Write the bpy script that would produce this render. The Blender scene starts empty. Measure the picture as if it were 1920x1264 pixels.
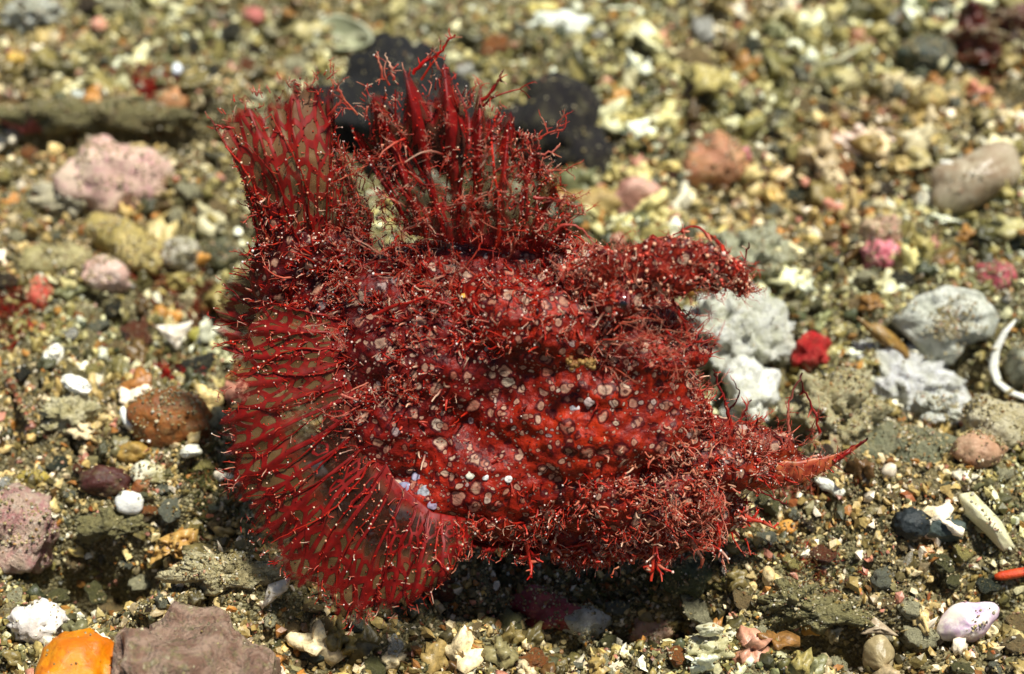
import bpy, math, random
import numpy as np
from mathutils import Vector, Matrix

# ------------------------------------------------------------------ camera, light
# 1 Blender unit = 1 cm (a macro photograph of a fish about 12 cm long)
SC = bpy.context.scene
SC.unit_settings.system = 'METRIC'
SC.unit_settings.scale_length = 0.01
PITCH = math.radians(45)
DIST = 36.0
LENS = 60.0
K = 1920 * LENS / 36.0
CAMLOC = np.array([0.0, -DIST * math.cos(PITCH), DIST * math.sin(PITCH)])
FW = np.array([0.0, math.cos(PITCH), -math.sin(PITCH)])
UP = np.array([0.0, math.sin(PITCH), math.cos(PITCH)])
RT = np.array([1.0, 0.0, 0.0])

cd = bpy.data.cameras.new('camera')
cam = bpy.data.objects.new('camera', cd)
SC.collection.objects.link(cam)
cam.location = CAMLOC
cam.rotation_euler = (math.pi / 2 - PITCH, 0, 0)
cd.lens = LENS
cd.sensor_width = 36
cd.clip_start = 0.5
cd.clip_end = 5000
cd.dof.use_dof = True
cd.dof.focus_distance = 30.6
cd.dof.aperture_fstop = 0.12
SC.camera = cam

SUN_EL = math.radians(74)
SUN_AZ = math.radians(-80)       # compass-like angle: 0 = from behind the scene (+Y), positive to the left
world = bpy.data.worlds.new('World')
SC.world = world
world.use_nodes = True
wn = world.node_tree
sky = wn.nodes.new('ShaderNodeTexSky')
sky.sky_type = 'NISHITA'
sky.sun_disc = False
sky.sun_elevation = SUN_EL
sky.sun_rotation = -SUN_AZ
wn.links.new(sky.outputs[0], wn.nodes['Background'].inputs[0])
wn.nodes['Background'].inputs[1].default_value = 0.05
sd = bpy.data.lights.new('sun', 'SUN')
sun = bpy.data.objects.new('sun', sd)
SC.collection.objects.link(sun)
sd.energy = 5.0
sd.angle = math.radians(5)
sd.color = (1.0, 0.98, 0.9)
sdir = Vector((-math.sin(SUN_AZ) * math.cos(SUN_EL), math.cos(SUN_AZ) * math.cos(SUN_EL), math.sin(SUN_EL)))
sun.rotation_euler = sdir.to_track_quat('Z', 'Y').to_euler()
sun.location = sdir * 60
SC.view_settings.view_transform = 'Standard'
SC.view_settings.look = 'None'
SC.view_settings.gamma = 1
SC.view_settings.exposure = 0.45
SC.cycles.transparent_max_bounces = 24
SC.cycles.max_bounces = 6

R = random.Random(7)
RN = np.random.default_rng(11)
COL = SC.collection

# ------------------------------------------------------------------ helpers
_perm = np.random.default_rng(3).permutation(256).astype(np.int64)
_perm = np.concatenate([_perm, _perm, _perm])
_grad = np.random.default_rng(5).normal(size=(256, 3))
_grad /= np.linalg.norm(_grad, axis=1)[:, None]

def perlin(p):
    p = np.asarray(p, dtype=float)
    i = np.floor(p).astype(np.int64)
    f = p - i
    u = f * f * f * (f * (f * 6 - 15) + 10)
    res = 0
    for dx in (0, 1):
        for dy in (0, 1):
            for dz in (0, 1):
                h = _perm[_perm[_perm[(i[:, 0] + dx) & 255] + ((i[:, 1] + dy) & 255)] + ((i[:, 2] + dz) & 255)]
                g = _grad[h & 255]
                d = (g * (f - np.array([dx, dy, dz]))).sum(1)
                w = (u[:, 0] if dx else 1 - u[:, 0]) * (u[:, 1] if dy else 1 - u[:, 1]) * (u[:, 2] if dz else 1 - u[:, 2])
                res = res + w * d
    return res

def fbm(p, o=4, ridged=False):
    a = 1.0
    r = 0
    q = np.asarray(p, dtype=float)
    for k in range(o):
        n = perlin(q + 17.3 * k)
        if ridged:
            n = 0.35 - np.abs(n) * 1.4
        r = r + a * n
        a *= 0.5
        q = q * 2.03
    return r

def ray(px, py):
    return FW + RT * ((px - 960) / K) + UP * ((632 - py) / K)

def on_z(px, py, z=0.0):
    d = ray(px, py)
    t = (z - CAMLOC[2]) / d[2]
    return CAMLOC + d * t

def to_px(P):
    P = np.asarray(P) - CAMLOC
    dep = P @ FW
    return 960 + K * (P @ RT) / dep, 632 - K * (P @ UP) / dep, dep

# terrain: broad lumps, hollows and small ledges
BUMPS = [  # px, py, rx(cm), ry(cm), amplitude(cm)
    (1050, 1120, 2.4, 1.2, -0.9), (1280, 1150, 1.0, .7, -0.5), (200, 1060, 1.6, 0.9, -1.1), (120, 1010, .8, .6, -0.6),
    (250, 256, 3.6, 0.3, -2.2), (60, 262, 2.0, .3, -2.0), (240, 215, 3.5, .5, .5), (150, 1035, 1.0, .3, -2.2), (225, 1085, .7, .3, -2.0), (1790, 690, 1.0, .4, -1.2), (1600, 1185, .9, .25, -1.0), (1500, 1180, .7, .2, -.8), (1740, 860, .4, .3, -.8), (1250, 1140, .9, .3, -.9), (440, 520, .8, .4, -.9), (1520, 720, .5, .4, -.7), (1690, 900, 2.6, 1.7, 0.9), (1750, 700, 1.6, .9, -0.9),
    (1650, 840, .9, .6, -0.6), (1560, 1195, 1.2, .45, -0.7), (1240, 1130, 1.2, .6, -.4), (1600, 1060, 2.2, 1.1, 0.45),
    (470, 1090, 2.0, 1.0, 0.3), (1430, 650, 1.0, .8, -0.5), (560, 560, 4, 2.5, -0.7), (400, 520, 1.6, 1.0, -0.7),
    (1830, 150, 3, 1.5, -0.6), (1380, 380, 3.5, .6, -0.5), (330, 480, 2.0, 1.0, 0.25), (950, 330, 2.5, 1.2, -0.5),
    (1500, 1010, .8, .35, -0.4), (300, 760, 1.6, 1.0, 0.2), (700, 1230, 3, .8, -0.25), (1900, 1130, 1, .6, -0.5)]
_bw = [(on_z(a, b)[0], on_z(a, b)[1], c, d, e) for a, b, c, d, e in BUMPS]

def ground(x, y):
    x = np.asarray(x, dtype=float); y = np.asarray(y, dtype=float)
    p = np.stack([x, y, np.zeros_like(x)], -1).reshape(-1, 3)
    h = 0.9 * fbm(p * 0.16 + 3.1, 2) + 0.55 * fbm(p * np.array([.55, .7, 1]) + 9.0, 3)
    h = h + 0.32 * fbm(p * 1.3 + 31.0, 3, True)
    c = np.abs(perlin(p * np.array([.5, .8, 1]) + 51.0)); mk = np.clip(perlin(p * .35 + 77.0) * 3 + .55, 0, 1)
    h = h - .55 * mk * np.exp(-(c / .035) ** 2) + .12 * fbm(p * 3.1 + 5, 2)
    h = h.reshape(x.shape)
    for bx, by, rx, ry, am in _bw:
        h = h + am * np.exp(-((x - bx) / rx) ** 2 - ((y - by) / ry) ** 2)
    return h

def on_ground(px, py, lift=0.0):
    z = 0.0
    for _ in range(12):
        P = on_z(px, py, z)
        z = 0.5 * z + 0.5 * (float(ground(np.array([P[0]]), np.array([P[1]]))[0]) + lift)
    return on_z(px, py, z)

def new_mesh(name, v, f, mat, parent=None, smooth=True, cols=None, uv=None, loc=None):
    """v (n,3), f (m,k) array of equal sized faces or list of faces"""
    v = np.asarray(v, dtype=np.float32)
    if loc is not None:
        v = v - np.asarray(loc, dtype=np.float32)
    me = bpy.data.meshes.new(name)
    if isinstance(f, np.ndarray):
        m, k = f.shape
        me.vertices.add(len(v)); me.vertices.foreach_set('co', v.ravel())
        me.loops.add(m * k); me.loops.foreach_set('vertex_index', f.astype(np.int32).ravel())
        me.polygons.add(m)
        me.polygons.foreach_set('loop_start', np.arange(0, m * k, k, dtype=np.int32))
        me.polygons.foreach_set('loop_total', np.full(m, k, dtype=np.int32))
        me.update(calc_edges=True)
    else:
        me.from_pydata(v.tolist(), [], f)
    me.validate()
    me.polygons.foreach_set('use_smooth', np.full(len(me.polygons), bool(smooth)))
    if cols is not None:
        a = me.color_attributes.new('Col', 'FLOAT_COLOR', 'POINT')
        c = np.ones((len(v), 4), dtype=np.float32); c[:, :3] = cols
        a.data.foreach_set('color', c.ravel())
    if uv is not None:
        l = me.uv_layers.new(name='UVMap')
        idx = np.zeros(len(me.loops), dtype=np.int32); me.loops.foreach_get('vertex_index', idx)
        l.data.foreach_set('uv', np.asarray(uv, dtype=np.float32)[idx].ravel())
    me.materials.append(mat)
    o = bpy.data.objects.new(name, me)
    COL.objects.link(o)
    if loc is not None:
        o.location = [float(t) for t in loc]
    if parent is not None:
        o.parent = parent
    return o

def tag(o, label=None, cat=None, group=None, kind=None):
    if label: o['label'] = label
    if cat: o['category'] = cat
    if group: o['group'] = group
    if kind: o['kind'] = kind
    return o

def ico(sub):
    import bmesh
    bm = bmesh.new()
    bmesh.ops.create_icosphere(bm, subdivisions=sub, radius=1)
    v = np.array([x.co[:] for x in bm.verts]); f = np.array([[w.index for w in x.verts] for x in bm.faces])
    bm.free()
    return v, f
ICO = {k: ico(k) for k in (1, 2, 3, 4, 5)}

# ------------------------------------------------------------------ materials
def lin(h):
    h = h.lstrip('#')
    c = [int(h[i:i + 2], 16) / 255 for i in (0, 2, 4)]
    return tuple(x / 12.92 if x <= .04045 else ((x + .055) / 1.055) ** 2.4 for x in c)

def nt(name):
    m = bpy.data.materials.new(name); m.use_nodes = True
    n = m.node_tree
    return m, n, n.nodes['Principled BSDF']

def N(n, t, **k):
    x = n.nodes.new(t)
    for a, b in k.items():
        if a.startswith('i_'):
            x.inputs[a[2:].replace('_', ' ')].default_value = b
        else:
            setattr(x, a, b)
    return x

def ramp(n, src, stops, interp='LINEAR'):
    r = n.nodes.new('ShaderNodeValToRGB')
    r.color_ramp.interpolation = interp
    e = r.color_ramp.elements
    while len(e) < len(stops): e.new(0.5)
    for x, (p, c) in zip(e, stops):
        x.position = p
        x.color = (*c, 1) if len(c) == 3 else c
    n.links.new(src, r.inputs[0])
    return r.outputs[0]

def mixc(n, fac, a, b, mode='MIX'):
    m = n.nodes.new('ShaderNodeMix'); m.data_type = 'RGBA'; m.blend_type = mode
    for s, v in ((m.inputs[0], fac), (m.inputs[6], a), (m.inputs[7], b)):
        if isinstance(v, (int, float)): s.default_value = v
        elif isinstance(v, tuple): s.default_value = (*v, 1)
        else: n.links.new(v, s)
    return m.outputs[2]

def math_(n, op, a, b=None, clamp=False):
    m = n.nodes.new('ShaderNodeMath'); m.operation = op; m.use_clamp = clamp
    for s, v in ((m.inputs[0], a), (m.inputs[1], b)):
        if v is None: continue
        if isinstance(v, (int, float)): s.default_value = v
        else: n.links.new(v, s)
    return m.outputs[0]

def stone_mat(name, c1, c2, c3=None, sc=1.5, grit=.6, rough=.55, bump=.35, dirt=.35, seed=0):
    """mottled mineral surface: two body colours in blotches, third in speckles, silt dust in patches"""
    m, n, b = nt(name)
    c3 = c3 or c2
    tc = N(n, 'ShaderNodeTexCoord').outputs['Object']
    mp = N(n, 'ShaderNodeMapping'); mp.inputs[1].default_value = (seed * 3.7, seed * 1.9, seed * 5.1)
    n.links.new(tc, mp.inputs[0]); tc = mp.outputs[0]
    n1 = N(n, 'ShaderNodeTexNoise', i_Scale=sc, i_Detail=6.0, i_Roughness=.65, i_Distortion=.4)
    n2 = N(n, 'ShaderNodeTexNoise', i_Scale=sc * 5, i_Detail=5.0, i_Roughness=.7)
    n3 = N(n, 'ShaderNodeTexNoise', i_Scale=sc * 2.2, i_Detail=8.0, i_Roughness=.75)
    v = N(n, 'ShaderNodeTexVoronoi', i_Scale=13.0)
    for x in (n1, n2, n3, v): n.links.new(tc, x.inputs['Vector'])
    col = mixc(n, ramp(n, n1.outputs[0], [(.42, (0, 0, 0)), (.58, (1, 1, 1))]), c1, c2)
    col = mixc(n, ramp(n, n2.outputs[0], [(.52, (0, 0, 0)), (.66, (grit,) * 3)]), col, c3)
    silt = ramp(n, v.outputs['Color'], [(.1, lin('#6b6440')), (.4, lin('#8f8658')), (.7, lin('#4a4a30')), (.95, lin('#c9c29a'))])
    col = mixc(n, ramp(n, n3.outputs[0], [(.5, (0, 0, 0)), (.62, (dirt,) * 3)]), col, silt)
    n.links.new(col, b.inputs['Base Color'])
    b.inputs['Roughness'].default_value = rough
    bp = N(n, 'ShaderNodeBump', i_Strength=bump, i_Distance=.12)
    h = math_(n, 'ADD', n2.outputs[0], math_(n, 'MULTIPLY', n3.outputs[0], 1.2))
    h = math_(n, 'SUBTRACT', h, math_(n, 'MULTIPLY', v.outputs['Distance'], dirt * .9))
    n.links.new(h, bp.inputs['Height']); n.links.new(bp.outputs[0], b.inputs['Normal'])
    return m

def grain_mat(name, rough=.42):
    m, n, b = nt(name)
    a = N(n, 'ShaderNodeAttribute', attribute_name='Col')
    tc = N(n, 'ShaderNodeTexCoord').outputs['Object']
    n1 = N(n, 'ShaderNodeTexNoise', i_Scale=9.0, i_Detail=4.0, i_Roughness=.7)
    n.links.new(tc, n1.inputs['Vector'])
    f = ramp(n, n1.outputs[0], [(.3, (.45, .45, .42)), (.5, (.95, .95, .95)), (.7, (1.35, 1.3, 1.2))])
    n.links.new(mixc(n, 1.0, a.outputs['Color'], f, 'MULTIPLY'), b.inputs['Base Color'])
    b.inputs['Roughness'].default_value = rough
    bp = N(n, 'ShaderNodeBump', i_Strength=.35, i_Distance=.05)
    n.links.new(n1.outputs[0], bp.inputs['Height']); n.links.new(bp.outputs[0], b.inputs['Normal'])
    return m

def floor_mat():
    m, n, b = nt('silty_sand')
    tc = N(n, 'ShaderNodeTexCoord').outputs['Object']
    ns = [N(n, 'ShaderNodeTexNoise', i_Scale=s, i_Detail=6.0, i_Roughness=.7) for s in (.35, 4.0, 16.0)]
    v = N(n, 'ShaderNodeTexVoronoi', i_Scale=14.0)
    v2 = N(n, 'ShaderNodeTexVoronoi', i_Scale=30.0)
    for x in ns + [v, v2]: n.links.new(tc, x.inputs['Vector'])
    sepr = N(n, 'ShaderNodeSeparateColor'); n.links.new(v.outputs['Color'], sepr.inputs[0])
    g = ramp(n, sepr.outputs[0], [(0, lin('#2c2a18')), (.3, lin('#665a32')), (.55, lin('#8c7c4c')), (.75, lin('#66643e')), (.9, lin('#b8a468')), (1, lin('#e6dcb8'))])
    s2 = N(n, 'ShaderNodeSeparateColor'); n.links.new(v2.outputs['Color'], s2.inputs[0])
    g2 = ramp(n, s2.outputs[1], [(0, lin('#23251b')), (.4, lin('#6a6544')), (.8, lin('#8b835c')), (1, lin('#cfc8a4'))])
    col = mixc(n, .5, g, g2)
    col = mixc(n, ramp(n, ns[0].outputs[0], [(.4, (0, 0, 0)), (.62, (.5,) * 3)]), col, lin('#5c4a2a'))
    n.links.new(col, b.inputs['Base Color'])
    b.inputs['Roughness'].default_value = .75
    bp = N(n, 'ShaderNodeBump', i_Strength=.9, i_Distance=.12)
    n.links.new(math_(n, 'ADD', ns[1].outputs[0], math_(n, 'MULTIPLY', v.outputs['Distance'], -1.0)), bp.inputs['Height'])
    n.links.new(bp.outputs[0], b.inputs['Normal'])
    return m

# ------------------------------------------------------------------ sea floor sheet (reaches far beyond the picture)
def axis(lo, hi, step, far):
    a = list(np.arange(lo, hi + 1e-6, step))
    s, x = step, hi
    while x < far: s *= 1.35; x += s; a.append(x)
    s, x = step, lo
    while x > -far: s *= 1.35; x -= s; a.insert(0, x)
    return np.array(a)
gx = axis(-15, 15, .09, 1500); gy = axis(-12, 16, .09, 1500)
X, Y = np.meshgrid(gx, gy)
Z = ground(X, Y)
P3 = np.stack([X, Y, Z], -1).reshape(-1, 3)
P3[:, 2] += .10 * fbm(P3 * 2.2, 3) + .05 * fbm(P3 * 7, 2)
far = np.clip((np.hypot(X, Y).ravel() - 30) / 300, 0, 1)
P3[:, 2] += far * 40 * fbm(P3 * .01, 3)
ny, nx = X.shape
idx = np.arange(nx * ny).reshape(ny, nx)
Q = np.stack([idx[:-1, :-1], idx[:-1, 1:], idx[1:, 1:], idx[1:, :-1]], -1).reshape(-1, 4)
sf = new_mesh('sea_floor', P3, Q, floor_mat())
tag(sf, kind='structure')

# ------------------------------------------------------------------ hero stones, shells and corals
HERO_POS = []     # (px, py, r, phrase)

def stone_obj(name, px, py, w, h, mat, rough=.18, freq=1.3, seed=0, ang=0, lift=.25, sub=4, flat=1.0, ridged=False, facets=0, extra=None, depth=None):
    """rounded or craggy stone whose outline spans about w x h photo pixels around (px, py)"""
    P = on_ground(px, py, 0)
    d = (P - CAMLOC) @ FW
    s = d / K
    a, c = w / 2 * s, h / 2 * s
    P = on_ground(px, py, c * lift)
    P = np.array(P)
    b = c if depth is None else depth
    v, f = ICO[sub]
    v = v.copy()
    rs = np.random.default_rng(seed + 100)
    off = rs.uniform(-50, 50, 3)
    if facets:
        for _ in range(facets):
            nrm = rs.normal(size=3); nrm /= np.linalg.norm(nrm)
            k = rs.uniform(.62, .9)
            dd = v @ nrm
            v = np.where((dd > k)[:, None], v - nrm * ((dd - k) * .93)[:, None], v)
    iso = np.array([a, b, c]) / (a * b * c) ** (1 / 3)
    n1 = fbm(v * iso * freq + off, 5, ridged)
    v = v * (1 + rough * 2.6 * n1 + .16 * fbm(v * iso * 3.7 + off, 4, True) * (rough > .06))[:, None]
    v[:, 2] = np.where(v[:, 2] > 0, v[:, 2] * flat, v[:, 2])
    if extra is not None: v = extra(v)
    v = v * np.array([a, b, c])
    v += (.05 * fbm(v * 5 + off, 4))[:, None] * v / (np.linalg.norm(v, axis=1)[:, None] + 1e-6)
    th = math.radians(ang)
    yaw = math.atan2(math.sin(th), math.cos(th) * math.sin(PITCH))
    o = new_mesh(name, v, f, mat)
    o.location = P; o.rotation_euler = (0, 0, yaw)
    return o

def plate_geo(rad, a, b, thick, dome, rings=10, segs=56, seed=0, wav=.05):
    """curved plate / shell: rad(theta) outline 0..1, half sizes a,b, dome height"""
    rs = np.random.default_rng(seed); off = rs.uniform(-30, 30, 3)
    th = np.linspace(0, 2 * math.pi, segs, endpoint=False)
    rr = np.array([rad(t) for t in th])
    top = [[0, 0, 1.0]]; 
    for i in range(1, rings + 1):
        q = i / rings
        for t, r in zip(th, rr): top.append([q * r * math.cos(t), q * r * math.sin(t), 1 - q * q * 1.0])
    top = np.array(top)
    z = top[:, 2] * dome + wav * fbm(np.c_[top[:, :2] * 2.5, np.zeros(len(top))] + off, 4)
    T = np.c_[top[:, 0] * a, top[:, 1] * b, z]
    B = T.copy(); B[:, 2] -= thick * (0.35 + .65 * np.minimum(1, (top[:, 2] + .3)))
    v = np.vstack([T, B]); nT = len(T); f = []
    for k, fl in ((0, False), (nT, True)):
        for j in range(segs):
            j2 = (j + 1) % segs
            t = [k, k + 1 + j, k + 1 + j2]; f.append(t[::-1] if fl else t)
            for i in range(rings - 1):
                p, q = k + 1 + i * segs, k + 1 + (i + 1) * segs
                t = [p + j, q + j, q + j2, p + j2]; f.append(t[::-1] if fl else t)
    e = 1 + (rings - 1) * segs
    for j in range(segs):
        j2 = (j + 1) % segs
        f.append([e + j, nT + e + j, nT + e + j2, e + j2])
    return v, f

def poly_rad(pts):
    """polar radius of a star shaped polygon given as (x,y) points about 0,0"""
    pts = [np.array(p, float) for p in pts]
    def rad(t):
        d = np.array([math.cos(t), math.sin(t)]); best = .05
        for p, q in zip(pts, pts[1:] + pts[:1]):
            e = q - p
            den = d[0] * e[1] - d[1] * e[0]
            if abs(den) < 1e-9: continue
            r = (p[0] * e[1] - p[1] * e[0]) / den
            s = (p[0] * d[1] - p[1] * d[0]) / den
            if r > 0 and -1e-6 <= s <= 1 + 1e-6: best = max(best, r)
        return best
    return rad

def wob_rad(seed, amt=.15, n=5):
    rs = random.Random(seed); ph = [(rs.uniform(0, 6.28), rs.uniform(.3, 1)) for _ in range(n)]
    return lambda t: 1 + amt * sum(a * math.sin((k + 1) * t + p) / (k + 1) ** .5 for k, (p, a) in enumerate(ph))

def plate_obj(name, px, py, w, h, mat, rad, dome=.15, thick=.06, face=45, ang=0, roll=0, lift=.25, seed=0, wav=.05):
    """face = tilt of the plate towards the camera (0 lies flat, 90 stands upright)"""
    P = on_ground(px, py, lift)
    s = ((P - CAMLOC) @ FW) / K
    k = max(.35, math.cos(math.radians(45 - face)))
    v, f = plate_geo(rad, w / 2 * s, h / 2 * s / k, thick, dome, seed=seed, wav=wav)
    o = new_mesh(name, v, f, mat)
    o.location = P
    o.rotation_euler = (Matrix.Rotation(math.radians(face), 3, 'X') @ Matrix.Rotation(math.radians(roll), 3, 'Y') @ Matrix.Rotation(math.radians(ang), 3, 'Z')).to_euler()
    return o

def tube_geo(pts, rad, sides=8, flat=1.0):
    pts = np.asarray(pts, float); n = len(pts)
    tan = np.gradient(pts, axis=0); tan /= np.linalg.norm(tan, axis=1)[:, None] + 1e-9
    ref = np.array([.13, .31, .94]); 
    v = np.zeros((n * sides + 2, 3))
    for i in range(n):
        a = np.cross(tan[i], ref); a /= np.linalg.norm(a) + 1e-9; b = np.cross(tan[i], a)
        for k in range(sides):
            q = 2 * math.pi * k / sides
            v[i * sides + k] = pts[i] + rad[i] * (math.cos(q) * a + math.sin(q) * b * flat)
    v[-2] = pts[0]; v[-1] = pts[-1] + tan[-1] * rad[-1]
    f = []
    for i in range(n - 1):
        for k in range(sides):
            k2 = (k + 1) % sides
            f.append([i * sides + k, i * sides + k2, (i + 1) * sides + k2, (i + 1) * sides + k])
    for k in range(sides):
        k2 = (k + 1) % sides
        f.append([n * sides, k2, k]); f.append([n * sides + 1, (n - 1) * sides + k, (n - 1) * sides + k2])
    return v, f

W_ = lin
def SM(name, *a, **k): return stone_mat(name, *[lin(x) if isinstance(x, str) else x for x in a], **k)

def hero(o, label, cat, phrase, px, py, r, group=None):
    tag(o, label, cat, group); HERO_POS.append((px, py, r, phrase))
    return o

def st(name, px, py, w, h, cols, label, cat, phrase, mk=None, **k):
    seed = k.get('seed', len(HERO_POS) * 7 + 1); k['seed'] = seed
    m = SM(name + '_surface', *cols, seed=seed, **(mk or {}))
    return hero(stone_obj(name, px, py, w, h, m, **k), label, cat, phrase, px, py, max(w, h) * .5)

def pl(name, px, py, w, h, cols, label, cat, phrase, rad=None, mk=None, **k):
    seed = k.get('seed', len(HERO_POS) * 7 + 1); k['seed'] = seed
    mk = dict(dict(dirt=.12, bump=.15, rough=.4), **(mk or {}))
    m = SM(name + '_surface', *cols, seed=seed, **mk)
    return hero(plate_obj(name, px, py, w, h, m, rad or wob_rad(seed), **k), label, cat, phrase, px, py, max(w, h) * .5)

CORAL = dict(rough=.34, freq=2.2, sub=5)
PIT = dict(sc=2.4, bump=1.0, dirt=.28)
# -- behind the fish
st('stone', 745, 220, 270, 270, ['#030204', '#050406', '#0c0a0e'], 'big black stone right behind the dorsal fin, upper left of the two dark stones', 'stone', 'black stone', mk=dict(dirt=.08, rough=.95, bump=.3), rough=.26, facets=5, seed=4)
st('stone', 1045, 268, 250, 200, ['#080406', '#120b0a', '#28241a'], 'dark purplish brown boulder with olive base behind the red fish', 'stone', 'dark purplish boulder', mk=dict(dirt=.2, rough=.95), rough=.24, ang=-25, seed=5)
st('rubble', 1110, 385, 130, 60, ['#8a6a35', '#b39a5c', '#5a3c20'], 'flat tan rubble piece under the dark purplish boulder', 'rubble', 'flat tan rubble', rough=.2)
st('stone', 1196, 374, 100, 80, ['#c79a86', '#a87866', '#8a6052'], 'pinkish grey angular stone between the dark boulder and the orange pink lump', 'stone', 'pinkish grey stone', mk=dict(dirt=.1), rough=.1, facets=9, lift=.6)
st('coralline_rock', 1345, 310, 130, 110, ['#a87050', '#c08a5e', '#8c5b3a'], 'orange tan lump with magenta patch behind the fish snout', 'rock', 'orange tan lump', rough=.22, mk=dict(dirt=.35))
st('coralline_rock', 1362, 290, 80, 40, ['#c23a5a', '#d8728a', '#a84848'], 'magenta crust lying on top of the orange tan lump', 'coralline algae', 'magenta crust', rough=.22, lift=1.6)
pl('shell_fragment', 1045, 45, 120, 50, ['#e8ecdc', '#d2d8c4', '#f4f4ea'], 'jagged white shell fragment at the top of the gravel', 'shell', 'jagged white shell', rad=wob_rad(3, .3, 7), face=50, lift=.3)
pl('bivalve_shell', 638, 60, 120, 66, ['#a9a98a', '#8f9474', '#c9c8a4'], 'open greenish shell bowl with orange rim left of the black stone', 'shell', 'greenish shell bowl', dome=-.35, face=25, thick=.09, lift=.45, mk=dict(dirt=.3))
tp = [on_ground(578 + 122 * t, 40 + 60 * math.sin(t * 2.9) + 8, .35) for t in np.linspace(0, 1, 14)]
pl('shell_fragment', 1570, 110, 100, 40, ['#c9c6a6', '#a8a684', '#e4e0c8'], 'thin curved pale shell sliver in the far gravel', 'shell', 'curved pale shell sliver', dome=.3, face=60, ang=12, rad=poly_rad([(-1, -.3), (0, -.9), (1, .5), (.9, .8), (0, -.2), (-.9, .2)]))
st('stone', 1740, 105, 100, 66, ['#37423a', '#28332f', '#59624e'], 'grey green stone among the gravel at the upper right', 'stone', 'grey green stone', rough=.15)
pl('dead_leaf', 1850, 70, 190, 130, ['#3c1209', '#5a1f10', '#2a0d0a'], 'crumpled dark reddish brown leaf in the top right corner', 'leaf', 'dark reddish leaf', rad=wob_rad(8, .25, 6), face=30, dome=.4, wav=.8, thick=.03, lift=.4)
pl('shell_fragment', 1618, 262, 110, 54, ['#ecd8c4', '#d9b8a0', '#f6ecdf'], 'jagged pinkish white shell right of the orange tan lump', 'shell', 'jagged pinkish shell', rad=wob_rad(12, .3, 8), face=55, wav=.2)
pl('bivalve_shell', 1820, 338, 180, 110, ['#a89a80', '#8f7a60', '#c9bfa6'], 'translucent tan shell leaning to the right near the right edge', 'shell', 'translucent tan shell', dome=.45, ang=20, face=40, lift=.5, mk=dict(rough=.3))
st('pebble', 1731, 376, 36, 38, ['#f2eeda', '#dcd8bc', '#ffffff'], 'small white pebble below left of the translucent tan shell', 'pebble', 'small white pebble', rough=.05, lift=.8, sub=3)
pl('shell_fragment', 1788, 313, 50, 22, ['#f6f4e8', '#e2e0cc', '#ffffff'], 'small bright white chip on the translucent tan shell', 'shell', 'bright white chip', face=40, ang=-25, lift=1.0)
st('pebble', 1440, 445, 72, 46, ['#b0722c', '#c98f45', '#8a5a28'], 'orange brown stone right of the fish tentacle', 'pebble', 'orange brown stone', rough=.14, lift=.5)
st('pebble', 1538, 291, 34, 26, ['#b4481c', '#c25a28', '#8c3612'], 'rounded rust orange pebble between the tan lump and jagged shell', 'pebble', 'rust orange pebble', rough=.06, lift=.8, sub=3)
st('pebble', 1585, 152, 60, 44, ['#b9ad74', '#cfc690', '#9b8f5a'], 'pale yellow pebble below the curved shell sliver', 'pebble', 'pale yellow pebble', rough=.08, lift=.6, sub=3)
st('pebble', 1738, 185, 66, 52, ['#9c8a4e', '#b7a466', '#c47e38'], 'mustard coloured stone below the grey green stone', 'pebble', 'mustard stone', rough=.14, lift=.6)
# -- right side
st('coral_rubble', 1378, 640, 150, 150, ['#f2f2e2', '#dcdcc0', '#ffffff'], 'big white knobbly coral rubble beside the fish snout', 'coral', 'white knobbly coral', mk=PIT, ridged=True, **CORAL)
st('coral_rubble', 1404, 742, 90, 130, ['#f2f2e6', '#dcdcc6', '#ffffff'], 'smooth white coral knob just above the chin tassels', 'coral', 'white coral knob', mk=dict(dirt=.35, bump=.8), rough=.3)
st('coral_rubble', 1405, 490, 130, 110, ['#c9caa8', '#a8a880', '#efeeda'], 'pale yellowish coral lump behind the tip of the head tentacle', 'coral', 'pale yellowish coral lump', mk=PIT, **CORAL)
st('sponge', 1522, 655, 78, 72, ['#b00c0c', '#d02018', '#7c0808'], 'bright red sponge piece right of the white coral', 'sponge', 'bright red sponge', mk=dict(dirt=.2, rough=.6, bump=.8), facets=5, rough=.25, lift=.6)
st('coralline_rock', 1648, 435, 72, 60, ['#c8b08c', '#a88a70', '#d86a78'], 'cream stone with pink blotches above the pink stone', 'rock', 'cream stone with pink blotches', lift=.7, rough=.2)
st('coralline_rock', 1650, 480, 70, 64, ['#d2808c', '#b85a66', '#f0b8b8'], 'rosy pink encrusted stone behind the grey white rock', 'rock', 'rosy pink stone', lift=.4, rough=.22, mk=dict(dirt=.1))
st('coralline_rock', 1868, 522, 72, 62, ['#a83c4c', '#c0606a', '#7e3038'], 'dusky red encrusted stone near the right edge', 'rock', 'dusky red stone', rough=.18, mk=dict(dirt=.15))
def wedge(v):
    v = v.copy(); v[:, 0] *= (1 - .25 * v[:, 2]); return v
pl('rock', 1776, 610, 205, 150, ['#c2c4b0', '#e4e5d6', '#7f8678'], 'large flat whitish grey rock with a dark gap beneath it', 'rock', 'whitish grey rock', mk=dict(dirt=.35, bump=.8, sc=2.2, rough=.6), rad=poly_rad([(-1, .1), (-.6, .7), (0, 1), (.6, .85), (1, .2), (.85, -.3), (.35, -.5), (.1, -1), (-.3, -.9), (-.65, -.4)]), face=48, thick=.45, dome=.4, lift=1.0, wav=.3)
pl('shell_fragment', 1665, 640, 150, 26, ['#8a6a30', '#6b4c20', '#a8843e'], 'thin brown blade leaning under the whitish grey rock', 'shell', 'thin brown blade', face=60, ang=-38, lift=.25)
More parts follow.
